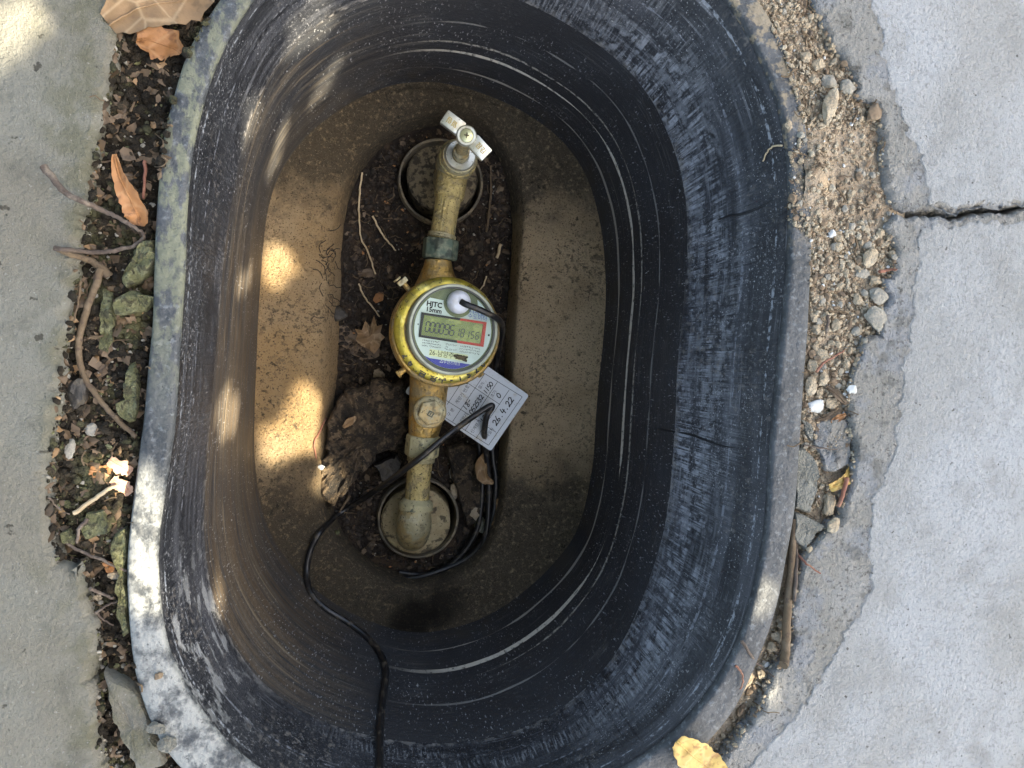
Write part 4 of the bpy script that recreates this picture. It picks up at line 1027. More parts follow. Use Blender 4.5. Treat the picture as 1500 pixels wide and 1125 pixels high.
# ---------------------------------------------------------------- stones, chunks of mortar, leaves and twigs
m_stone = mat('tan_stone', (.36, .29, .20), .85, [((.46, .40, .30), [('n', 70, .45, .62, 'obj', 4)], .7), ((.22, .17, .11), [('n', 220, .55, .68, 'obj', 4)], .7)], [(350, 1.5), (90, 1)], dist=.002)
m_stoneg = mat('grey_stone', (.26, .24, .20), .88, [((.34, .32, .27), [('n', 80, .45, .62, 'obj', 4)], .7), ((.16, .15, .12), [('n', 260, .55, .66, 'obj', 4)], .7)], [(350, 1.5), (90, 1)], dist=.001)
m_stoneb = mat('brown_stone', (.17, .12, .075), .8, [((.24, .185, .125), [('n', 80, .45, .62, 'obj', 4)], .6)], [(350, 1)], dist=.0008)
m_stonew = mat('white_stone', (.52, .53, .52), .7, [((.42, .42, .38), [('n', 120, .5, .66, 'obj', 4)], .7)], [(350, 1)], dist=.0008)
m_moss = mat('lichened_mortar', (.17, .17, .075), .95, [((.30, .30, .16), [('n', 130, .45, .58, 'obj', 5)], .85), ((.06, .055, .03), [('n', 240, .48, .60, 'obj', 6)], .85)], [(260, 2), (700, 1)], dist=.005)
m_mudrock = mat('muddy_brown_rock', (.10, .070, .042), .9, [((.22, .155, .09), [('n', 80, .48, .60, 'obj', 6)], .85), ((.022, .016, .010), [('n', 130, .48, .56, 'obj', 6)], .9), ((.02, .015, .01), [('n', 45, .52, .60, 'obj', 5, 3)], .8), ((.30, .21, .13), [('n', 420, .62, .68, 'obj', 3)], .6)], [(240, 2), (700, 1.2)], dist=.005)
m_darkrock = mat('dark_wet_rock', (.035, .03, .025), .6, [((.08, .065, .045), [('n', 120, .5, .64, 'obj', 4)], .7)], [(260, 1.5)], dist=.0012)
m_conbit = mat('concrete_bit', (.25, .245, .21), .92, [((.33, .325, .285), [('n', 60, .45, .62, 'obj', 4)], .7), ((.14, .13, .10), [('n', 240, .56, .66, 'obj', 5)], .8)], [(300, 2), (800, 1)], dist=.005)
MS = dict(t=m_stone, g=m_stoneg, b=m_stoneb, w=m_stonew, m=m_moss, r=m_mudrock, d=m_darkrock, c=m_conbit)
def stone(px, py, rx, ry, rot, m, label, h=.6, seed=0, sink=.3, name='stone', cat='stone', group=None, cuts=4, z=None, rough=.35, sub=3):
    p = drop(px, py) if z is None else P(px, py, z)
    s_ = pxm(px, py, p); c = p+Vector((0, 0, ry*s_*h*(1-sink)))
    o = blob(name, MS[m], (0, 0, 0), (rx*s_, ry*s_, min(rx, ry)*s_*h), seed=seed+px*.01, rot=-math.radians(rot), cuts=cuts, rough=rough, sub=sub)
    o.location = c; meta(o, label, cat, group); return o
ST = [
 (1208, 158, 12, 27, 20, 't', 'long pale cream stone beside the tub rim near the top of the sandy gap', .6),
 (1274, 170, 11, 16, 35, 'b', 'smooth brown pebble against the upper concrete edge', .7),
 (1196, 96, 10, 9, 0, 't', 'knobbly tan stone near the top of the sandy gap above the long cream stone', .7),
 (1178, 84, 9, 8, 0, 't', 'small tan stone touching the tub rim near the top edge', .7),
 (1212, 122, 12, 10, 30, 'g', 'grey brown lump just above the long cream stone', .6),
 (1238, 128, 12, 12, 0, 'g', 'crusty grey lump between sand and upper concrete', .6),
 (1190, 118, 9, 7, -20, 't', 'flat tan stone between rim and grey brown lump', .6),
 (1154, 184, 6, 7, 0, 't', 'round tan pebble lying on the tub rim', .7),
 (1192, 252, 8, 5, 0, 'b', 'ochre pebble on the sand heap over the rim', .6),
 (1217, 343, 7, 6, 0, 'w', 'bright white pebble on the sand', .7),
 (1226, 360, 10, 8, -10, 't', 'cream pebble just below the bright white pebble', .6),
 (1270, 377, 12, 15, 20, 't', 'pointed cream stone below the crack end', .6),
 (1262, 400, 13, 8, 0, 'g', 'flat grey pebble left of the small oval stone', .5),
 (1245, 388, 6, 6, 0, 't', 'small tan pebble left of the pointed cream stone', .7),
 (1281, 412, 10, 7, 20, 't', 'small oval tan stone above the angular grey stone', .7),
 (1282, 434, 15, 13, 25, 'g', 'angular grey stone against the concrete edge', .6),
 (1277, 468, 17, 17, 0, 'g', 'largest round grey stone against the concrete edge', .65),
 (1254, 440, 8, 9, 0, 't', 'tan pebble left of the angular grey stone', .6),
 (1252, 484, 7, 8, 0, 'g', 'small knobbly grey stone left of the largest round one', .6),
 (1190, 466, 6, 8, 0, 't', 'pale pebble on the sand beside the rim, first down from the heap', .7),
 (1193, 482, 8, 8, 0, 't', 'pale pebble touching the rim just below another', .7),
 (1222, 478, 8, 9, 0, 't', 'tan pebble half sunk in the middle of the gravel', .6),
 (1202, 520, 12, 9, 20, 't', 'flat tan stone in gravel above the upright oval stones', .5),
 (1187, 534, 8, 10, 0, 't', 'tan oval stone touching the rim above the upright one', .7),
 (1203, 554, 9, 11, 20, 't', 'smooth tan stone right of the upright oval stone', .7),
 (1184, 563, 8, 17, 0, 't', 'upright oval tan stone touching the rim', .6),
 (1219, 558, 9, 7, -20, 'b', 'reddish brown stone right of the smooth tan stone', .6),
 (1216, 590, 12, 9, 15, 't', 'squarish tan stone above the leaf litter', .6),
 (1190, 594, 16, 10, -10, 'w', 'whitish flat stone against the rim beside the squarish tan stone', .5),
 (1247, 570, 8, 7, 0, 'w', 'small white chip at the broken concrete edge', .5),
 (1177, 652, 6, 6, 0, 'g', 'little round pebble beside the rim above the broken concrete pieces', .7),
 (1211, 738, 10, 18, 5, 't', 'upright tan stone below the yellow leaf', .6),
 (1217, 768, 9, 12, 35, 't', 'tan pebble wedged in the joint below the upright tan stone', .7),
 (1170, 798, 6, 6, 0, 't', 'tiny tan stone wedged beside the rim under the broken concrete', .7),
 (1185, 805, 6, 5, 0, 't', 'tiny tan stone in the joint under the broken concrete', .7),
 (1143, 915, 8, 8, 0, 't', 'upper yellow tan stone between rim and stick', .7),
 (1138, 930, 10, 8, 10, 't', 'middle yellow tan stone between rim and stick', .7),
 (1129, 946, 9, 9, 0, 't', 'lower yellow tan stone between rim and stick', .7),
 (1113, 986, 9, 8, 0, 't', 'tan stone at the foot of the stick beside the rim', .6),
 (1121, 973, 6, 5, 0, 'w', 'white chip at the foot of the stick', .6),
 (1083, 1040, 6, 7, 20, 'b', 'reddish brown lump at the lower rim corner', .7),
]
for i, (x, y, rx, ry, ro, m, lb, h) in enumerate(ST):
    stone(x, y, rx, ry, ro, m, lb, h, seed=i*7+3)
# broken pieces of concrete and mortar
def chunk(name, label, cat, pts, z, th, m, tilt=(0, 0), bump=.0014, rag=.0012, parent=None):
    w = [P(x, y, z) for x, y in pts]; cx = sum(p.x for p in w)/len(w); cy_ = sum(p.y for p in w)/len(w)
    out = []
    n = len(w)
    for i in range(n):
        a, b = w[i], w[(i+1) % n]; L_ = (b-a).length; k_ = max(1, int(L_/.0028))
        for j in range(k_):
            p = a.lerp(b, j/k_); out.append((p.x+rag*2*fbm(p.x*110, p.y*110, 3), p.y+rag*2*fbm(p.x*110, p.y*110, 9)))
    ar = sum(out[i-1][0]*out[i][1]-out[i][0]*out[i-1][1] for i in range(len(out)))
    if ar < 0: out.reverse()
    v = []; n = len(out); fs = [(1.0, -th), (1.02, -th*.45), (.985, -th*.12), (.93, 0)]
    K_ = 5
    for k_ in range(1, K_): fs.append((.93*(1-k_/K_), 0))
    for s_, dz in fs:
        for (x, y) in out:
            X = cx+(x-cx)*s_; Y = cy_+(y-cy_)*s_
            zz = dz+bump*(1.6*fbm(X*70, Y*70, 4)+.7*fbm(X*260, Y*260, 2)) if dz > -th*.9 else dz
            v.append(Vector((X-cx, Y-cy_, zz+(X-cx)*tilt[0]+(Y-cy_)*tilt[1])))
    v.append(Vector((0, 0, bump*1.6*fbm(cx*70, cy_*70, 4))))
    f = [(j*n+i, j*n+(i+1) % n, (j+1)*n+(i+1) % n, (j+1)*n+i) for j in range(len(fs)-1) for i in range(n)]
    b = (len(fs)-1)*n; f += [(b+i, b+(i+1) % n, len(v)-1) for i in range(n)]
    o = mesh_obj(name, v, f, m); o.location = (cx, cy_, z); meta(o, label, cat); sharp(o, 40); return o
chunk('concrete_chunk', 'upper broken concrete piece beside the rim, left of the yellow leaf', 'concrete piece', [(1168, 655), (1180, 657), (1198, 676), (1203, 700), (1194, 738), (1186, 752), (1166, 742), (1165, 700)], .002, .014, m_conbit)
chunk('concrete_chunk', 'lower broken concrete piece beside the rim, below the first', 'concrete piece', [(1165, 750), (1186, 757), (1206, 768), (1192, 790), (1178, 808), (1164, 792)], .002, .014, m_conbit)
chunk('concrete_chunk', 'thin slanting sliver of concrete above the upper broken piece', 'concrete piece', [(1175, 612), (1186, 620), (1192, 636), (1190, 646), (1178, 630)], .0, .01, m_conbit)
chunk('mortar_lump', 'pale crumbly mortar patch filling the gap right of the sliver', 'mortar', [(1196, 620), (1215, 612), (1240, 612), (1248, 640), (1250, 680), (1232, 690), (1214, 692), (1204, 672), (1192, 650)], -.0005, .012, m_conR, bump=.002)
# left gap: lichen covered lumps
chunk('mortar_lump', 'tall yellow-green lichened mortar lump under the hanging orange leaf', 'mortar', [(207, 355), (222, 352), (226, 375), (222, 395), (205, 408), (185, 423), (178, 412), (183, 385), (196, 370)], .001, .014, m_moss, bump=.003)
chunk('mortar_lump', 'wide pale green mortar lump below the tall one', 'mortar', [(168, 436), (195, 428), (224, 434), (222, 446), (205, 456), (172, 458), (166, 446)], .001, .012, m_moss, bump=.0028)
chunk('mortar_lump', 'narrow upright strip of lichened mortar beside the curved root', 'mortar', [(150, 425), (162, 430), (167, 460), (160, 500), (155, 520), (146, 512), (143, 480), (152, 455)], -.004, .012, m_moss, bump=.0022)
chunk('mortar_lump', 'pale lichened mortar strip against the rim halfway down', 'mortar', [(186, 535), (196, 530), (202, 560), (200, 600), (199, 620), (188, 622), (176, 612), (166, 606), (168, 594), (184, 586), (179, 560)], -.003, .012, m_moss, bump=.0022)
chunk('mortar_lump', 'long pale green mortar strip against the rim in the lower left', 'mortar', [(163, 782), (182, 775), (184, 800), (181, 840), (186, 890), (190, 925), (180, 934), (173, 900), (166, 860), (176, 840), (160, 800)], -.001, .012, m_moss, bump=.0018)
chunk('mortar_lump', 'flat grey-green mortar flake left of the long strip', 'mortar', [(118, 772), (128, 755), (150, 752), (160, 768), (150, 785), (124, 792)], -.003, .010, m_moss, bump=.0018)
chunk('mortar_lump', 'cracked pale mortar flake above the twig crossing', 'mortar', [(92, 783), (104, 776), (112, 790), (103, 800), (90, 795)], -.003, .010, m_moss, bump=.0018)
chunk('concrete_chunk', 'narrow grey concrete wedge at the bottom left beside the gravel', 'concrete piece', [(150, 985), (200, 1010), (222, 1080), (240, 1125), (205, 1140), (180, 1090), (160, 1040)], .001, .014, m_conL)
SL = [(118, 575, 17, 24, 20, 'd', 'dark grey rock under the curved root'), (135, 628, 9, 11, 10, 'g', 'small grey stone in the dark soil below the curved root'), (105, 655, 7, 16, 10, 'g', 'slim grey stone in the dark soil'),
      (104, 738, 11, 7, 0, 'm', 'pale yellow green pebble under the straw stick'), (168, 842, 12, 8, 15, 't', 'cream stone next to the reddish scrap'), (140, 876, 9, 6, 0, 't', 'small tan stone under the crossed twigs'),
      (168, 518, 7, 7, 0, 'b', 'brown pebble in the mossy soil, upper of two'), (190, 528, 8, 7, 0, 'm', 'green pebble beside the rim'), (78, 685, 7, 10, 0, 'm', 'mossy pebble stuck on the concrete edge'),
      (230, 1065, 13, 9, 20, 'c', 'grey stone in the bottom left gravel'), (246, 1088, 12, 12, 0, 'c', 'pale stone touching the rim at the bottom left'), (228, 1097, 9, 6, 0, 't', 'tan stone in the bottom left gravel'), (215, 1110, 9, 9, 0, 'c', 'small pale stone nearest the bottom left edge'),
      (232, 990, 7, 6, 0, 'b', 'brown stone near the rim at the bottom left')]
for i, (x, y, rx, ry, ro, m, lb) in enumerate(SL): stone(x, y, rx, ry, ro, m, lb, .6, seed=i*5+101)
# in the pit
chunk('mud_slab', 'large flat muddy brown slab left of the meter outlet', 'rock', [(498, 577), (530, 566), (560, 558), (592, 560), (600, 580), (598, 620), (592, 650), (575, 662), (552, 668), (536, 690), (512, 716), (492, 742), (474, 735), (462, 712), (468, 690), (474, 665), (478, 620)], -.240, .028, m_mudrock, tilt=(.03, .02), bump=.0036, rag=.0024)
chunk('rock', 'long rough rock under the paper tag beside the slack cables', 'rock', [(655, 655), (680, 650), (700, 660), (715, 690), (722, 720), (712, 752), (700, 768), (684, 770), (674, 735), (664, 700)], -.252, .016, m_mudrock, bump=.0030)
chunk('rock', 'flat dark tile piece between the mud slab and the lower sleeve', 'rock', [(548, 682), (582, 668), (588, 676), (585, 690), (570, 706), (560, 704)], -.249, .012, m_darkrock, tilt=(0, .1), bump=.001)
stone(696, 749, 13, 17, 20, 't', 'pitted cream stone right of the lower sleeve', .7, seed=301, z=-.262, rough=.5)
stone(705, 768, 11, 12, 0, 'g', 'pale grey stone under the pitted cream one', .6, seed=305, z=-.266)
stone(664, 690, 6, 14, 0, 'g', 'small pale stone between pipe and long rock', .6, seed=311, z=-.264)
stone(664, 720, 7, 12, 0, 't', 'small tan stone right of the lower pipe', .6, seed=315, z=-.264)
stone(494, 462, 13, 11, 0, 'd', 'dark pebble above left of the maple leaf', .6, seed=317)
stone(539, 556, 12, 7, 20, 'r', 'brown pebble above the mud slab', .7, seed=321); stone(556, 549, 10, 8, 20, 't', 'tan pebble above the mud slab', .6, seed=325); stone(510, 555, 10, 8, 0, 'r', 'dark brown lump at the upper end of the mud slab', .7, seed=327)
stone(471, 684, 5, 4, 20, 'w', 'white chip at the lower tip of the mud slab', .7, seed=329, z=-.2375)
stone(693, 362, 11, 10, 0, 'r', 'crumbly grey brown lump stuck beside the green nut', .9, seed=335, z=-.226, rough=.8, cuts=0)
stone(732, 278, 7, 5, -20, 'b', 'ochre scrap on the soil right of the upper sleeve', .4, seed=337)
stone(493, 780, 5, 6, 0, 'm', 'small greenish pebble in the soil left of the lower sleeve', .6, seed=341)

# gouges in the upper wall
m_gouge = mat('gouged_plastic', (.006, .007, .009), .5)
for pts in ([(962, 628), (985, 632), (1010, 636), (1035, 645), (1058, 653), (1078, 656)], [(1052, 322), (1068, 316), (1085, 314), (1110, 305), (1135, 292)]):
    mb = MB(); c = catmull([drop(x, y, -.0001) for x, y in pts], 5); mb.tube(c, [.0009*math.sin(math.pi*(i+.6)/len(c))**.6 for i in range(len(c))], 8); into(mb.build('gouge', m_gouge), tub)
# --- leaves
def leaf_dry(name, base, vein, spots):
    t = NT(name)
    c = t.mix(lin(base), lin([k*1.35 for k in base]), t.ramp(t.noise(60, 'obj', 3), .35, .65))
    c = t.mix(c, lin(spots), t.math('MULTIPLY', t.ramp(t.noise(180, 'obj', 5), .52, .66), .75))
    c = t.mix(c, lin(vein), t.math('MULTIPLY', t.ramp(t.voro(55, 'obj', 'Distance', 'DISTANCE_TO_EDGE'), .06, .0), .35))
    t.put(t.b.inputs['Base Color'], c); t.b.inputs['Roughness'].default_value = .62
    bn = t.n.new('ShaderNodeBump'); bn.inputs['Distance'].default_value = .0008; bn.inputs['Strength'].default_value = .9
    t.put(bn.inputs['Height'], t.noise(160, 'obj', 4)); t.l.new(bn.outputs[0], t.b.inputs['Normal'])
    return t.m
m_l1 = leaf_dry('orange_brown_leaf', (.27, .125, .045), (.4, .24, .12), (.12, .05, .02))
m_l2 = leaf_dry('tan_leaf', (.18, .108, .050), (.46, .34, .2), (.14, .085, .04))
m_l3 = leaf_dry('yellow_leaf', (.46, .31, .09), (.6, .45, .2), (.28, .13, .04))
m_l4 = leaf_dry('dark_leaf', (.085, .055, .03), (.14, .1, .06), (.03, .02, .012))
m_l5 = leaf_dry('pinkish_leaf', (.36, .22, .15), (.6, .45, .32), (.26, .13, .08))
LM = {1: m_l1, 2: m_l2, 3: m_l3, 4: m_l4, 5: m_l5}
def leaf(label, mid, wid, m, lift=.003, curl=.35, z=None, ragged=.08, seed=0, cat='leaf', fold=0.0, name='dry_leaf', vein=True):
    """mid: midrib px points; wid: half widths in px along it"""
    root_p = drop(*mid[len(mid)//2]) if z is None else P(*mid[len(mid)//2], z)
    zs = root_p.z
    pts = [P(x, y, zs) for x, y in mid]; pts = catmull(pts, 6); n = len(pts); s_ = pxm(mid[0][0], mid[0][1], root_p)
    ws = []
    for i in range(n):
        t = i/(n-1)*(len(wid)-1); j = min(int(t), len(wid)-2); ws.append((wid[j]*(1-(t-j))+wid[j+1]*(t-j))*s_)
    e = empty(name, root_p); meta(e, label, cat)
    rn = random.Random(seed+5); v = []; f = []; NC = 9
    for i in range(n):
        t = (pts[min(i+1, n-1)]-pts[max(i-1, 0)]).normalized(); s2 = Vector((-t.y, t.x, 0)); jag = [1+ragged*rn.uniform(-1, 1), 1+ragged*rn.uniform(-1, 1)]
        tl = i/(n-1)
        for k_ in range(NC):
            u_ = (k_-(NC-1)/2)/((NC-1)/2); wv = ws[i]*u_*(jag[0 if u_ < 0 else 1] if abs(u_) > .9 else 1)
            zz = lift*(.35+.65*abs(math.sin(tl*math.pi*.8+seed*.3+.3)))+curl*ws[i]*abs(u_)**1.6*(1 if (seed % 2) else .8)+fold*ws[i]*u_+.0012*fbm(i*.3+seed, u_*2, seed)
            p = pts[i]+s2*wv; p.z = zs+max(.0003, zz)+.0004
            v.append(p-root_p)
    for i in range(n-1):
        for k_ in range(NC-1): a = i*NC+k_; f.append((a, a+1, a+NC+1, a+NC))
    # thickness
    nv = len(v); v += [p-Vector((0, 0, .00025)) for p in v]; f += [tuple(i_+nv for i_ in t_)[::-1] for t_ in f]
    bl_ = mesh_obj('blade', v, f, LM[m], e)
    if vein:
        mb = MB(); c0 = (NC-1)//2; mb.tube([v[i*NC+c0]+Vector((0, 0, .0003)) for i in range(n)], [.0006*(1-.7*i/n) for i in range(n)], 5); mb.build('midrib', LM[m], e)
    return e
leaf('large curled tan leaf at the top left against the tub rim', [(172, 52), (200, 34), (235, 18), (280, 6), (325, -18)], [16, 34, 38, 34, 6], 2, lift=.012, curl=.25, seed=3, ragged=.10)
leaf('crumpled brown leaf beneath the large curled tan leaf', [(205, 62), (230, 66), (255, 74), (268, 84)], [8, 24, 22, 3], 1, lift=.005, curl=.3, seed=5, ragged=.2)
leaf('narrow orange leaf hanging between twig and rim', [(173, 230), (180, 260), (195, 292), (206, 318), (205, 332)], [3, 8, 14, 16, 11], 1, lift=.007, curl=.5, seed=1, ragged=.12)
leaf('curled yellow leaf on the broken concrete beside the gap', [(1207, 712), (1222, 705), (1236, 694), (1243, 682)], [6, 8, 9, 4], 3, lift=.006, curl=.5, seed=2)
leaf('yellow leaf sticking out over the bottom rim', [(985, 1078), (1000, 1092), (1018, 1108), (1040, 1124), (1062, 1140)], [10, 22, 26, 22, 10], 3, lift=.006, curl=.2, seed=4, z=ZR+.002)
leaf('folded tan leaf lying on the long rock', [(712, 660), (703, 680), (706, 698), (722, 706)], [2, 9, 8, 2], 2, lift=.004, curl=.8, seed=7, z=-.246)
leaf('slim tan leaf standing against the inner wall by the cables', [(728, 730), (730, 748), (727, 762), (719, 768)], [2, 5, 6, 2], 2, lift=.004, curl=.5, seed=8, z=-.252)
leaf('small oval tan leaf on the mud slab', [(503, 626), (512, 618), (522, 611)], [2, 6, 2], 2, lift=.001, curl=.3, seed=9, z=-.2375)
leaf('dark round leaf under the maple leaf', [(490, 478), (512, 496), (535, 512), (556, 516)], [8, 15, 15, 6], 4, lift=.001, curl=.05, seed=10)
leaf('little brown leaf above the maple leaf', [(548, 442), (555, 436), (560, 428)], [3, 7, 2], 1, lift=.002, curl=.5, seed=11)
leaf('dull brown leaf in the soil above left of the meter', [(525, 402), (540, 400), (552, 404)], [3, 7, 3], 4, lift=.002, curl=.3, seed=12)
leaf('pinkish torn leaf beside the lit rim, upper of the pair', [(164, 672), (180, 682), (194, 692)], [7, 10, 6], 5, lift=.004, curl=.3, seed=13, ragged=.35)
leaf('pinkish torn leaf beside the lit rim, lower of the pair', [(168, 700), (182, 710), (194, 722)], [5, 12, 5], 5, lift=.004, curl=.3, seed=14, ragged=.35)
leaf('rust coloured leaf scrap left of the pinkish leaves', [(134, 688), (150, 690), (166, 682)], [5, 10, 4], 1, lift=.002, curl=.3, seed=15, ragged=.3)
leaf('dark red scrap of leaf above the cream stone', [(157, 820), (162, 828), (165, 836)], [4, 7, 4], 1, lift=.003, curl=.3, seed=16)
leaf('brown slip of leaf below the squarish tan stone', [(1213, 618), (1224, 612), (1234, 606)], [2, 5, 2], 1, lift=.003, curl=.4, seed=17)
leaf('grey willow shaped leaf under the squarish tan stone', [(1192, 616), (1208, 610), (1226, 600)], [2, 5, 2], 4, lift=.003, curl=.4, seed=18)
leaf('narrow dull leaf slanting across the litter right of the squarish stone', [(1207, 565), (1220, 577), (1234, 592)], [2, 6, 2], 4, lift=.004, curl=.3, seed=19)
# maple leaf: lobed outline
mp = P(541, 494, -.257); e = empty('maple_leaf', mp); meta(e, 'lobed tan maple leaf on the soil left of the meter', 'leaf')
ml = [(548, 519), (541, 512), (528, 506), (521, 498), (524, 489), (520, 482), (530, 484), (535, 470), (542, 478), (548, 462), (552, 478), (560, 476), (557, 488), (564, 494), (558, 500), (556, 508)]
v = [Vector((0, 0, .0035))]; f = []
for k_ in (.5, 1.0):
    for i, (x, y) in enumerate(ml):
        p = P(x, y, -.257)-mp; p = p*k_; p.z = .0035+(.004*math.sin(i*1.3)+(.002 if i % 2 else -.001))*k_; v.append(p)
nm = len(ml)
for i in range(nm): f.append((0, 1+i, 1+(i+1) % nm)); f.append((1+i, 1+nm+i, 1+nm+(i+1) % nm, 1+(i+1) % nm))
nv = len(v); v += [p-Vector((0, 0, .0003)) for p in v]; f += [tuple(i_+nv for i_ in t_)[::-1] for t_ in f]
mesh_obj('blade', v, f, m_l2, e)
mb = MB()
for i in (3, 5, 7, 9, 11): mb.tube([v[0]+Vector((0, 0, .0002)), v[1+i]+Vector((0, 0, .0003)), v[1+nm+i]+Vector((0, 0, .0002))], [.0005, .0004, .0002], 5)
vo = mb.build('veins', m_l2, e)
vo['kind'] = 'stuff'

# --- twigs and roots
m_twig = mat('grey_brown_twig', (.085, .062, .048), .85, [((.22, .18, .14), [('n', 120, .5, .66, 'obj', 4)], .6), ((.05, .035, .025), [('n', 300, .56, .66, 'obj', 4)], .7)], [(400, 1.5)], dist=.0006)
m_root = mat('brown_root', (.11, .075, .042), .85, [((.17, .125, .08), [('n', 90, .5, .64, 'obj', 4)], .6), ((.07, .045, .03), [('n', 260, .54, .64, 'obj', 4)], .7)], [(400, 1.5)], dist=.0006)
m_straw = mat('straw', (.42, .32, .19), .7, [((.55, .45, .30), [('n', 120, .45, .6)], .5)])
m_redtwig = mat('reddish_twig', (.20, .08, .05), .8, [((.30, .16, .10), [('n', 120, .5, .64)], .6)])
TM = dict(t=m_twig, r=m_root, s=m_straw, d=m_redtwig)
def twig(label, pts, r0, r1, m, up=.002, ends=None, name='twig', cat='twig', z=None, side=()):
    q_ = []
    for i, (x, y) in enumerate(pts):
        p = drop(x, y, 0) if z is None else P(x, y, z)
        s_ = pxm(x, y, p); u_ = up[i] if isinstance(up, (list, tuple)) else up
        p = P(x, y, p.z+u_+r0*s_*.8); q_.append(p)
    s_ = pxm(pts[0][0], pts[0][1], q_[0]); c = catmull(q_, 5); n = len(c)
    c = [p+Vector((fbm(i*.7, 1, r0), fbm(i*.7, 5, r0), 0))*.0006 for i, p in enumerate(c)]
    mb = MB(); mb.tube(c, [(r0+(r1-r0)*i/(n-1))*s_*(1+.12*noise.noise(Vector((i*.9, r0, 0)))) for i in range(n)], 8)
    o = mb.build(name, TM[m], ang=70); meta(o, label, cat); return o
twig('dark forked twig reaching from the concrete over the gap to the orange leaf', [(63, 243), (80, 264), (98, 284), (125, 296), (150, 308), (172, 318), (192, 330), (208, 340)], 5.5, 2.5, 't', up=[.004, .005, .006, .008, .009, .009, .008, .006], name='twig')
twig('thin reddish side twig running left from the mortar lump', [(210, 340), (208, 352), (190, 362), (160, 368), (130, 370), (100, 366), (80, 364)], 2.5, 4, 't', up=[.006, .006, .005, .005, .004, .003, .003])
twig('short frayed root end lying on the concrete edge', [(84, 366), (105, 374), (128, 380), (148, 392), (160, 405)], 3, 7, 'r', up=.003, name='root', cat='root')
twig('curved brown root running down the middle of the dark gap', [(148, 392), (138, 425), (126, 455), (117, 490), (116, 520), (124, 552), (140, 578), (158, 600), (180, 622), (200, 640)], 5.6, 3.4, 'r', up=.003, name='root', cat='root')
twig('thin upright rootlet beside the curved root', [(118, 412), (115, 440), (108, 470)], 2.2, 1.2, 'r', up=.004, name='root', cat='root')
twig('straight straw coloured stick under the torn leaves', [(108, 752), (135, 733), (158, 717), (172, 712)], 3.5, 2.6, 's', up=.004)
twig('vertical reddish stem above the orange leaf', [(212, 235), (212, 262), (210, 290)], 2.6, 2, 'd', up=.004)
twig('curved brown twig on the mortar flake', [(128, 760), (116, 775), (113, 795)], 3.2, 2, 't', up=.005)
twig('long thin twig crossing below the mortar flake', [(90, 790), (112, 805), (140, 816), (165, 828), (186, 837)], 2.6, 2, 't', up=.005)
twig('upper of the two crossed twigs below the cream stone', [(132, 862), (148, 870), (166, 876)], 2.8, 2, 't', up=.005)
twig('lower crossed twig below the cream stone', [(140, 898), (155, 888), (172, 880)], 2.2, 1.4, 't', up=.004)
twig('fine twig under the crossed twigs', [(140, 896), (152, 908), (166, 916)], 1.8, 1, 't', up=.003)
twig('pale frayed bark twig beside the straw stick', [(72, 728), (86, 745), (102, 754)], 1.6, 1, 't', up=.003)
twig('long brown stick lying against the rim at the lower right', [(1163, 760), (1160, 810), (1156, 860), (1153, 900), (1151, 950), (1148, 975)], 5, 7, 'r', up=.004, name='stick', cat='stick')
twig('thin dark stick beside the long brown stick', [(1166, 790), (1166, 840), (1163, 880)], 2.4, 2.8, 't', up=.003, name='stick', cat='stick')
twig('thin twig leaning over the lower right of the rim', [(1086, 938), (1097, 956), (1110, 972), (1120, 981), (1134, 992)], 2.6, 1.2, 't', up=.003)
twig('fine forked twig on the lower right rim flange', [(1078, 975), (1086, 985), (1088, 1000), (1084, 1010)], 1.8, 1, 'd', up=.001)
twig('long fine red twig across the middle gravel', [(1196, 545), (1206, 532), (1222, 522), (1236, 514)], 2, 1.2, 'd', up=.005)
twig('dark red twig at the right of the cream stone', [(1288, 398), (1300, 396), (1314, 394)], 2.6, 1.4, 'd', up=.004)
twig('hooked hair thin twig on the upper right wall', [(1118, 236), (1124, 222), (1134, 214), (1146, 214)], 1.1, 1.5, 's', up=.001)
twig('fine twig across the pale mortar patch', [(1178, 652), (1200, 656), (1226, 659)], 1.4, .9, 't', up=.004)
twig('curved red twig below the broken concrete', [(1168, 812), (1182, 826), (1202, 840)], 2, 1, 'd', up=.003)
twig('grey twig among gravel left of the largest round stone', [(1213, 462), (1212, 478), (1210, 488)], 2.4, 1.6, 't', up=.003)
twig('dark bark strip beside the yellow leaf', [(1240, 700), (1236, 720), (1228, 742)], 3.5, 2.5, 'd', up=.004)
twig('long pale straw down the soil left of the tap', [(531, 252), (526, 290), (526, 318), (529, 348), (540, 372), (550, 402)], 1.5, 1.1, 's', up=.003)
twig('short pale straw right of the long one', [(546, 316), (558, 340), (568, 354), (580, 367)], 1.6, 1.1, 's', up=.003)
twig('upright brown twig right of the upper sleeve', [(719, 242), (719, 280), (716, 310), (713, 340)], 1.6, 1.9, 'r', up=.003)
twig('stubby pale stick right of the green nut', [(733, 358), (728, 378)], 2.4, 2.2, 's', up=.003)
twig('small hooked white straw near the meter top', [(713, 404), (708, 418), (702, 426)], 1.2, .9, 's', up=.003)
twig('pale root crossing the soil towards the maple leaf', [(526, 415), (532, 432), (544, 448), (556, 464)], 1.3, 1.1, 's', up=.003)
twig('split bark stick beside the lit slab tip', [(512, 726), (505, 738), (497, 750)], 2.4, 1.2, 'r', up=.004)
twig('straw in the soil left of the slack cable', [(716, 700), (715, 730), (713, 752)], 1.6, 1.2, 'r', up=.003)
twig('thin root along the ledge edge left of the mud slab', [(478, 612), (468, 632), (460, 650), (464, 672)], 1.5, 1.1, 'd', up=.0005)

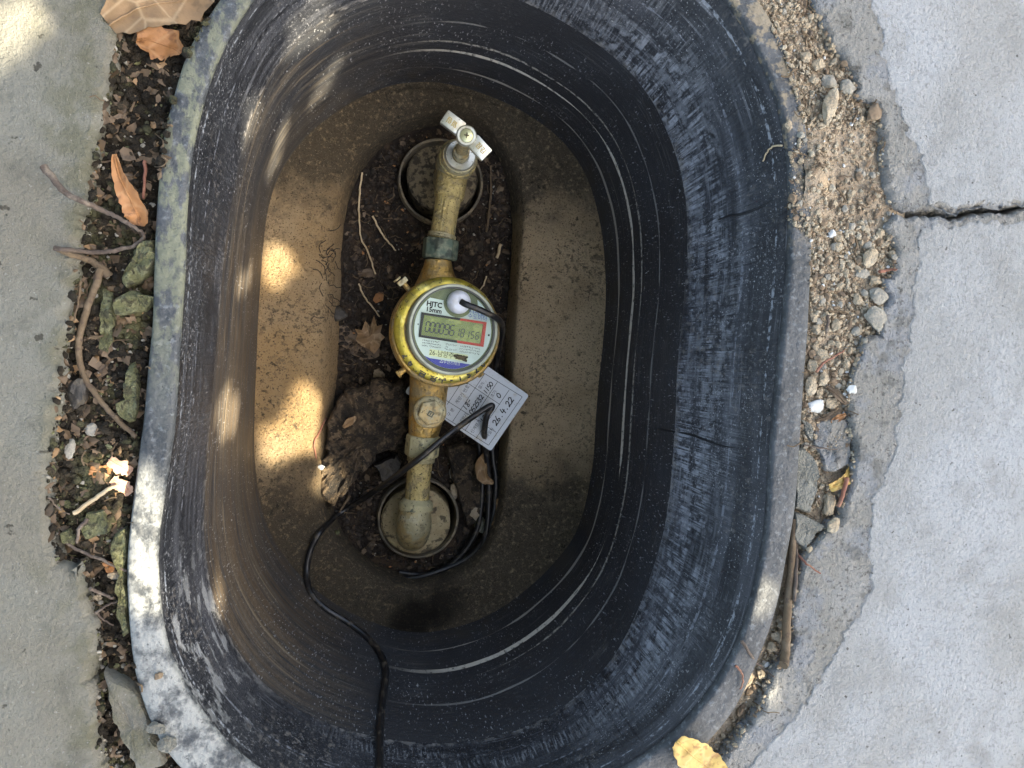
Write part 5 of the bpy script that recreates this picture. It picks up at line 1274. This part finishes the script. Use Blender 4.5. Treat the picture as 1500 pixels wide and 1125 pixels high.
# --- masses of small stuff
def inside(pt, poly):
    x, y = pt; c = False; n = len(poly)
    for i in range(n):
        x1, y1 = poly[i]; x2, y2 = poly[i-1]
        if (y1 > y) != (y2 > y) and x < (x2-x1)*(y-y1)/(y2-y1)+x1: c = not c
    return c
ICO = bmesh.new(); bmesh.ops.create_icosphere(ICO, subdivisions=1, radius=1)
IV = [v.co.copy() for v in ICO.verts]; IF = [tuple(v.index for v in f.verts) for f in ICO.faces]; ICO.free()
def crumbs(name, label, spots, m, sink=.3, flat=.7):
    v = []; f = []; rn = random.Random(len(spots))
    for (p, r) in spots:
        Rm = Matrix.Rotation(rn.random()*6.28, 3, 'Z') @ Matrix.Rotation(rn.random()*6.28, 3, 'X'); sx = rn.uniform(.7, 1.3); sy = rn.uniform(.6, 1.1); sz = rn.uniform(.5, .9)*flat*1.2
        b = len(v)
        for q_ in IV:
            k_ = rn.uniform(.8, 1.15); w = Rm @ Vector((q_.x*sx*k_, q_.y*sy*k_, q_.z*sz*k_)); v.append(p+w*r+Vector((0, 0, r*(1-sink)*.6)))
        f += [tuple(i+b for i in t_) for t_ in IF]
    o = mesh_obj(name, v, f, m, smooth=False); meta(o, label, kind='stuff'); return o
gapR = [(1105, -20), (1150, 90), (1178, 190), (1158, 210), (1152, 320), (1186, 350), (1185, 450), (1172, 620), (1165, 760), (1150, 850), (1136, 910), (1108, 985), (1062, 1066), (1010, 1125), (1040, 1135), (1080, 1085), (1115, 1040), (1125, 1002), (1150, 972), (1161, 942), (1163, 881), (1178, 812), (1227, 764), (1242, 723), (1253, 690), (1243, 599), (1249, 553), (1272, 489), (1290, 489), (1293, 453), (1298, 410), (1312, 396), (1311, 359), (1294, 334), (1312, 312), (1292, 277), (1294, 213), (1288, 160), (1256, 142), (1249, 107), (1217, 64), (1189, 0), (1180, -20)]
rn = random.Random(11)
def scatter(poly, n, rmin, rmax, pw_=3.0, dens=None):
    xs = [p[0] for p in poly]; ys = [p[1] for p in poly]; out = []; 
    while len(out) < n:
        x = rn.uniform(min(xs), max(xs)); y = rn.uniform(min(ys), max(ys))
        if not inside((x, y), poly): continue
        if dens and rn.random() > dens(x, y): continue
        p = drop(x, y); out.append((p, rmin+(rmax-rmin)*rn.random()**pw_))
    return out
def dn(x, y):
    if 190 < y < 320: return .35
    if y > 600: return .45
    return 1
crumbs('sandy_gravel', 'fine tan gravel and crumbs in the sandy gap', scatter(gapR, 8000, .0004, .0023, 5.5, dn), m_stone)
crumbs('grey_grit', 'grey brown grit in the sandy gap', scatter(gapR, 1600, .0005, .0020, 3.0, dn), m_stoneb)
crumbs('pale_chips', 'pale chips in the sandy gap', scatter(gapR, 220, .0005, .0017, 3.0, dn), m_stonew)
# loose medium pebbles, one by one
pr = [(p, r) for p, r in scatter([q_ for q_ in gapR if 300 < q_[1] < 620 or True], 150, .0019, .0034, 1.5, lambda x, y: (1 if 300 < y < 600 else .15))]
proto = None
for i, (p, r) in enumerate(pr[:120]):
    if i < 6:
        o = blob('pebble', [m_stone, m_stoneg, m_stoneb][i % 3], (0, 0, 0), (r, r*.85, r*.7), seed=500+i, cuts=3, sub=2); src_ = o; base_ = r
        if i == 0: protos = []
        protos.append((o, r))
    else:
        s0, r0 = protos[i % 6]; o = s0.copy(); COL.objects.link(o); k_ = r/r0; o.scale = (k_, k_, k_)
    o.location = p+Vector((0, 0, r*.25)); o.rotation_euler = (0, 0, rn.random()*6.28)
    meta(o, 'small pebble lying loose among the gravel of the sandy gap', 'pebble', 'pebbles in the sandy gap')
gapL = [(176, -10), (170, 60), (152, 160), (137, 235), (132, 291), (117, 362), (107, 415), (103, 469), (92, 522), (82, 593), (77, 640), (68, 724), (73, 778), (84, 824), (121, 820), (139, 902), (144, 937), (142, 1095), (170, 1130), (262, 1130), (226, 1070), (205, 1010), (190, 940), (184, 830), (192, 740), (210, 600), (224, 469), (228, 302), (262, 107), (310, 20), (330, -10)]
crumbs('dark_clods', 'dark soil crumbs in the left gap', scatter(gapL, 4200, .0006, .0034, 3.0), m_ground)
crumbs('mossy_grit', 'greenish grit in the left gap', scatter(gapL, 900, .0005, .0020, 3.0, lambda x, y: 1 if y > 360 else .3), m_moss)
crumbs('tan_grit', 'tan and grey grit at the lower end of the left gap', scatter(gapL, 520, .0005, .0020, 2.4, lambda x, y: 1 if y > 940 else .25), m_stoneg)
pitp = [(x, y) for x, y in BASE]
m_crumb = mat('soil_crumb', (.024, .017, .012), .85, [((.085, .058, .036), [('n', 90, .5, .62, 'obj', 3)], .8), ((.006, .005, .004), [('n', 60, .5, .62, 'obj', 3, 5)], .7)])
def offsl(x, y): return 0 if (math.hypot(x-646, y-266) < 66 or math.hypot(x-613, y-759) < 62) else 1
crumbs('soil_crumbs', 'dark crumbs of soil on the pit floor', scatter(pitp, 6000, .0006, .0034, 3.0, offsl), m_crumb)
crumbs('pale_grit', 'scattered pale grit on the pit floor', scatter(pitp, 520, .0003, .0014, 3.0, offsl), m_stoneg)
# flat bits of rotted leaf
def flakes(name, label, spots, m, k_=1.0):
    v = []; f = []; r_ = random.Random(len(spots)+3)
    for p, r in spots:
        r *= k_; n_ = r_.randint(4, 6); b = len(v); a0 = r_.random()*6.28; tx, ty = r_.uniform(-.5, .5), r_.uniform(-.5, .5)
        ring = []
        for j in range(n_):
            a = a0+j/n_*6.28; q_ = r*(r_.uniform(.6, 1.2)); x, y = q_*math.cos(a), q_*math.sin(a)*.6
            x, y = x*math.cos(a0)-y*math.sin(a0), x*math.sin(a0)+y*math.cos(a0)
            ring.append(p+Vector((x, y, .0012+abs(tx)*r*.5+x*tx+y*ty)))
        v.append(sum(ring, Vector())/n_+Vector((0, 0, r*r_.uniform(-.2, .3)))); v += ring
        f += [(b, b+1+j, b+1+(j+1) % n_) for j in range(n_)]
    o = mesh_obj(name, v, f, m, smooth=False); meta(o, label, kind='stuff'); return o
flakes('rotted_leaf_bits', 'bits of rotted leaf over the pit soil', scatter(pitp, 380, .0012, .0048, 2.0, offsl), m_l4)
flakes('brown_leaf_bits', 'brown leaf crumbs over the pit soil', scatter(pitp, 80, .0008, .0028, 2.0, offsl), m_l1)
flakes('leaf_litter', 'dark rotted leaf litter in the left gap', scatter(gapL, 520, .0015, .0055, 2.0), m_l4)
flakes('tan_leaf_litter', 'tan bits of leaf litter in the left gap', scatter(gapL, 90, .0012, .0042, 2.0), m_l2)
flakes('gravel_litter', 'brown plant bits among the sandy gravel', scatter(gapR, 170, .0010, .0034, 2.0), m_l4)
# fine rootlets
mb = MB()
for i in range(230):
    while True:
        x = rn.uniform(480, 755); y = rn.uniform(180, 860)
        if inside((x, y), pitp) and offsl(x, y): break
    a = rn.random()*6.28; L_ = rn.uniform(8, 34); pts = []; 
    for k_ in range(5):
        X = x+math.cos(a)*L_*k_/4; Y = y+math.sin(a)*L_*k_/4; a += rn.uniform(-.4, .4)
        if not inside((X, Y), pitp): break
        p = drop(X, Y); pts.append(Vector((p.x, p.y, p.z+.0015+.0015*rn.random())))
    if len(pts) > 2: mb.tube(catmull(pts, 2), rn.choice((.00015, .0002, .00025, .0004)), 5, False)
o = mb.build('rootlets', m_root); meta(o, 'tangle of thin rootlets over the pit soil', kind='stuff')
mb = MB()
for i in range(150):
    poly = gapL if i % 2 else gapR
    while True:
        x = rn.uniform(60, 1320); y = rn.uniform(0, 1125)
        if inside((x, y), poly): break
    a = rn.random()*6.28; L_ = rn.uniform(8, 26); pts = []
    for k_ in range(4):
        X = x+math.cos(a)*L_*k_/3; Y = y+math.sin(a)*L_*k_/3; a += rn.uniform(-.4, .4)
        p = drop(X, Y); pts.append(Vector((p.x, p.y, p.z+.0015+.001*rn.random())))
    if max(p.z for p in pts)-min(p.z for p in pts) < .02: mb.tube(catmull(pts, 2), rn.choice((.0003, .0004, .0006)), 5, False)
o = mb.build('litter_fibres', m_root); meta(o, 'fine plant fibres in the gaps round the tub', kind='stuff')
# dark roots clinging to the ledge left of the soil
m_hair = mat('dark_rootlet', (.02, .014, .010), .8)
mb = MB()
for i in range(26):
    x = rn.uniform(468, 510); y = rn.uniform(330, 470); a = rn.uniform(-.6, 1.9)+math.pi*(rn.random() < .5); pts = []
    for k_ in range(5):
        X = x+math.cos(a)*5*k_; Y = y+math.sin(a)*5*k_; a += rn.uniform(-.35, .35); pts.append(drop(X, Y, .0012))
    mb.tube(pts, .00035, 5, False)
o = mb.build('dark_rootlets', m_hair); meta(o, 'dark rootlets clinging to the muddy ledge', kind='stuff')
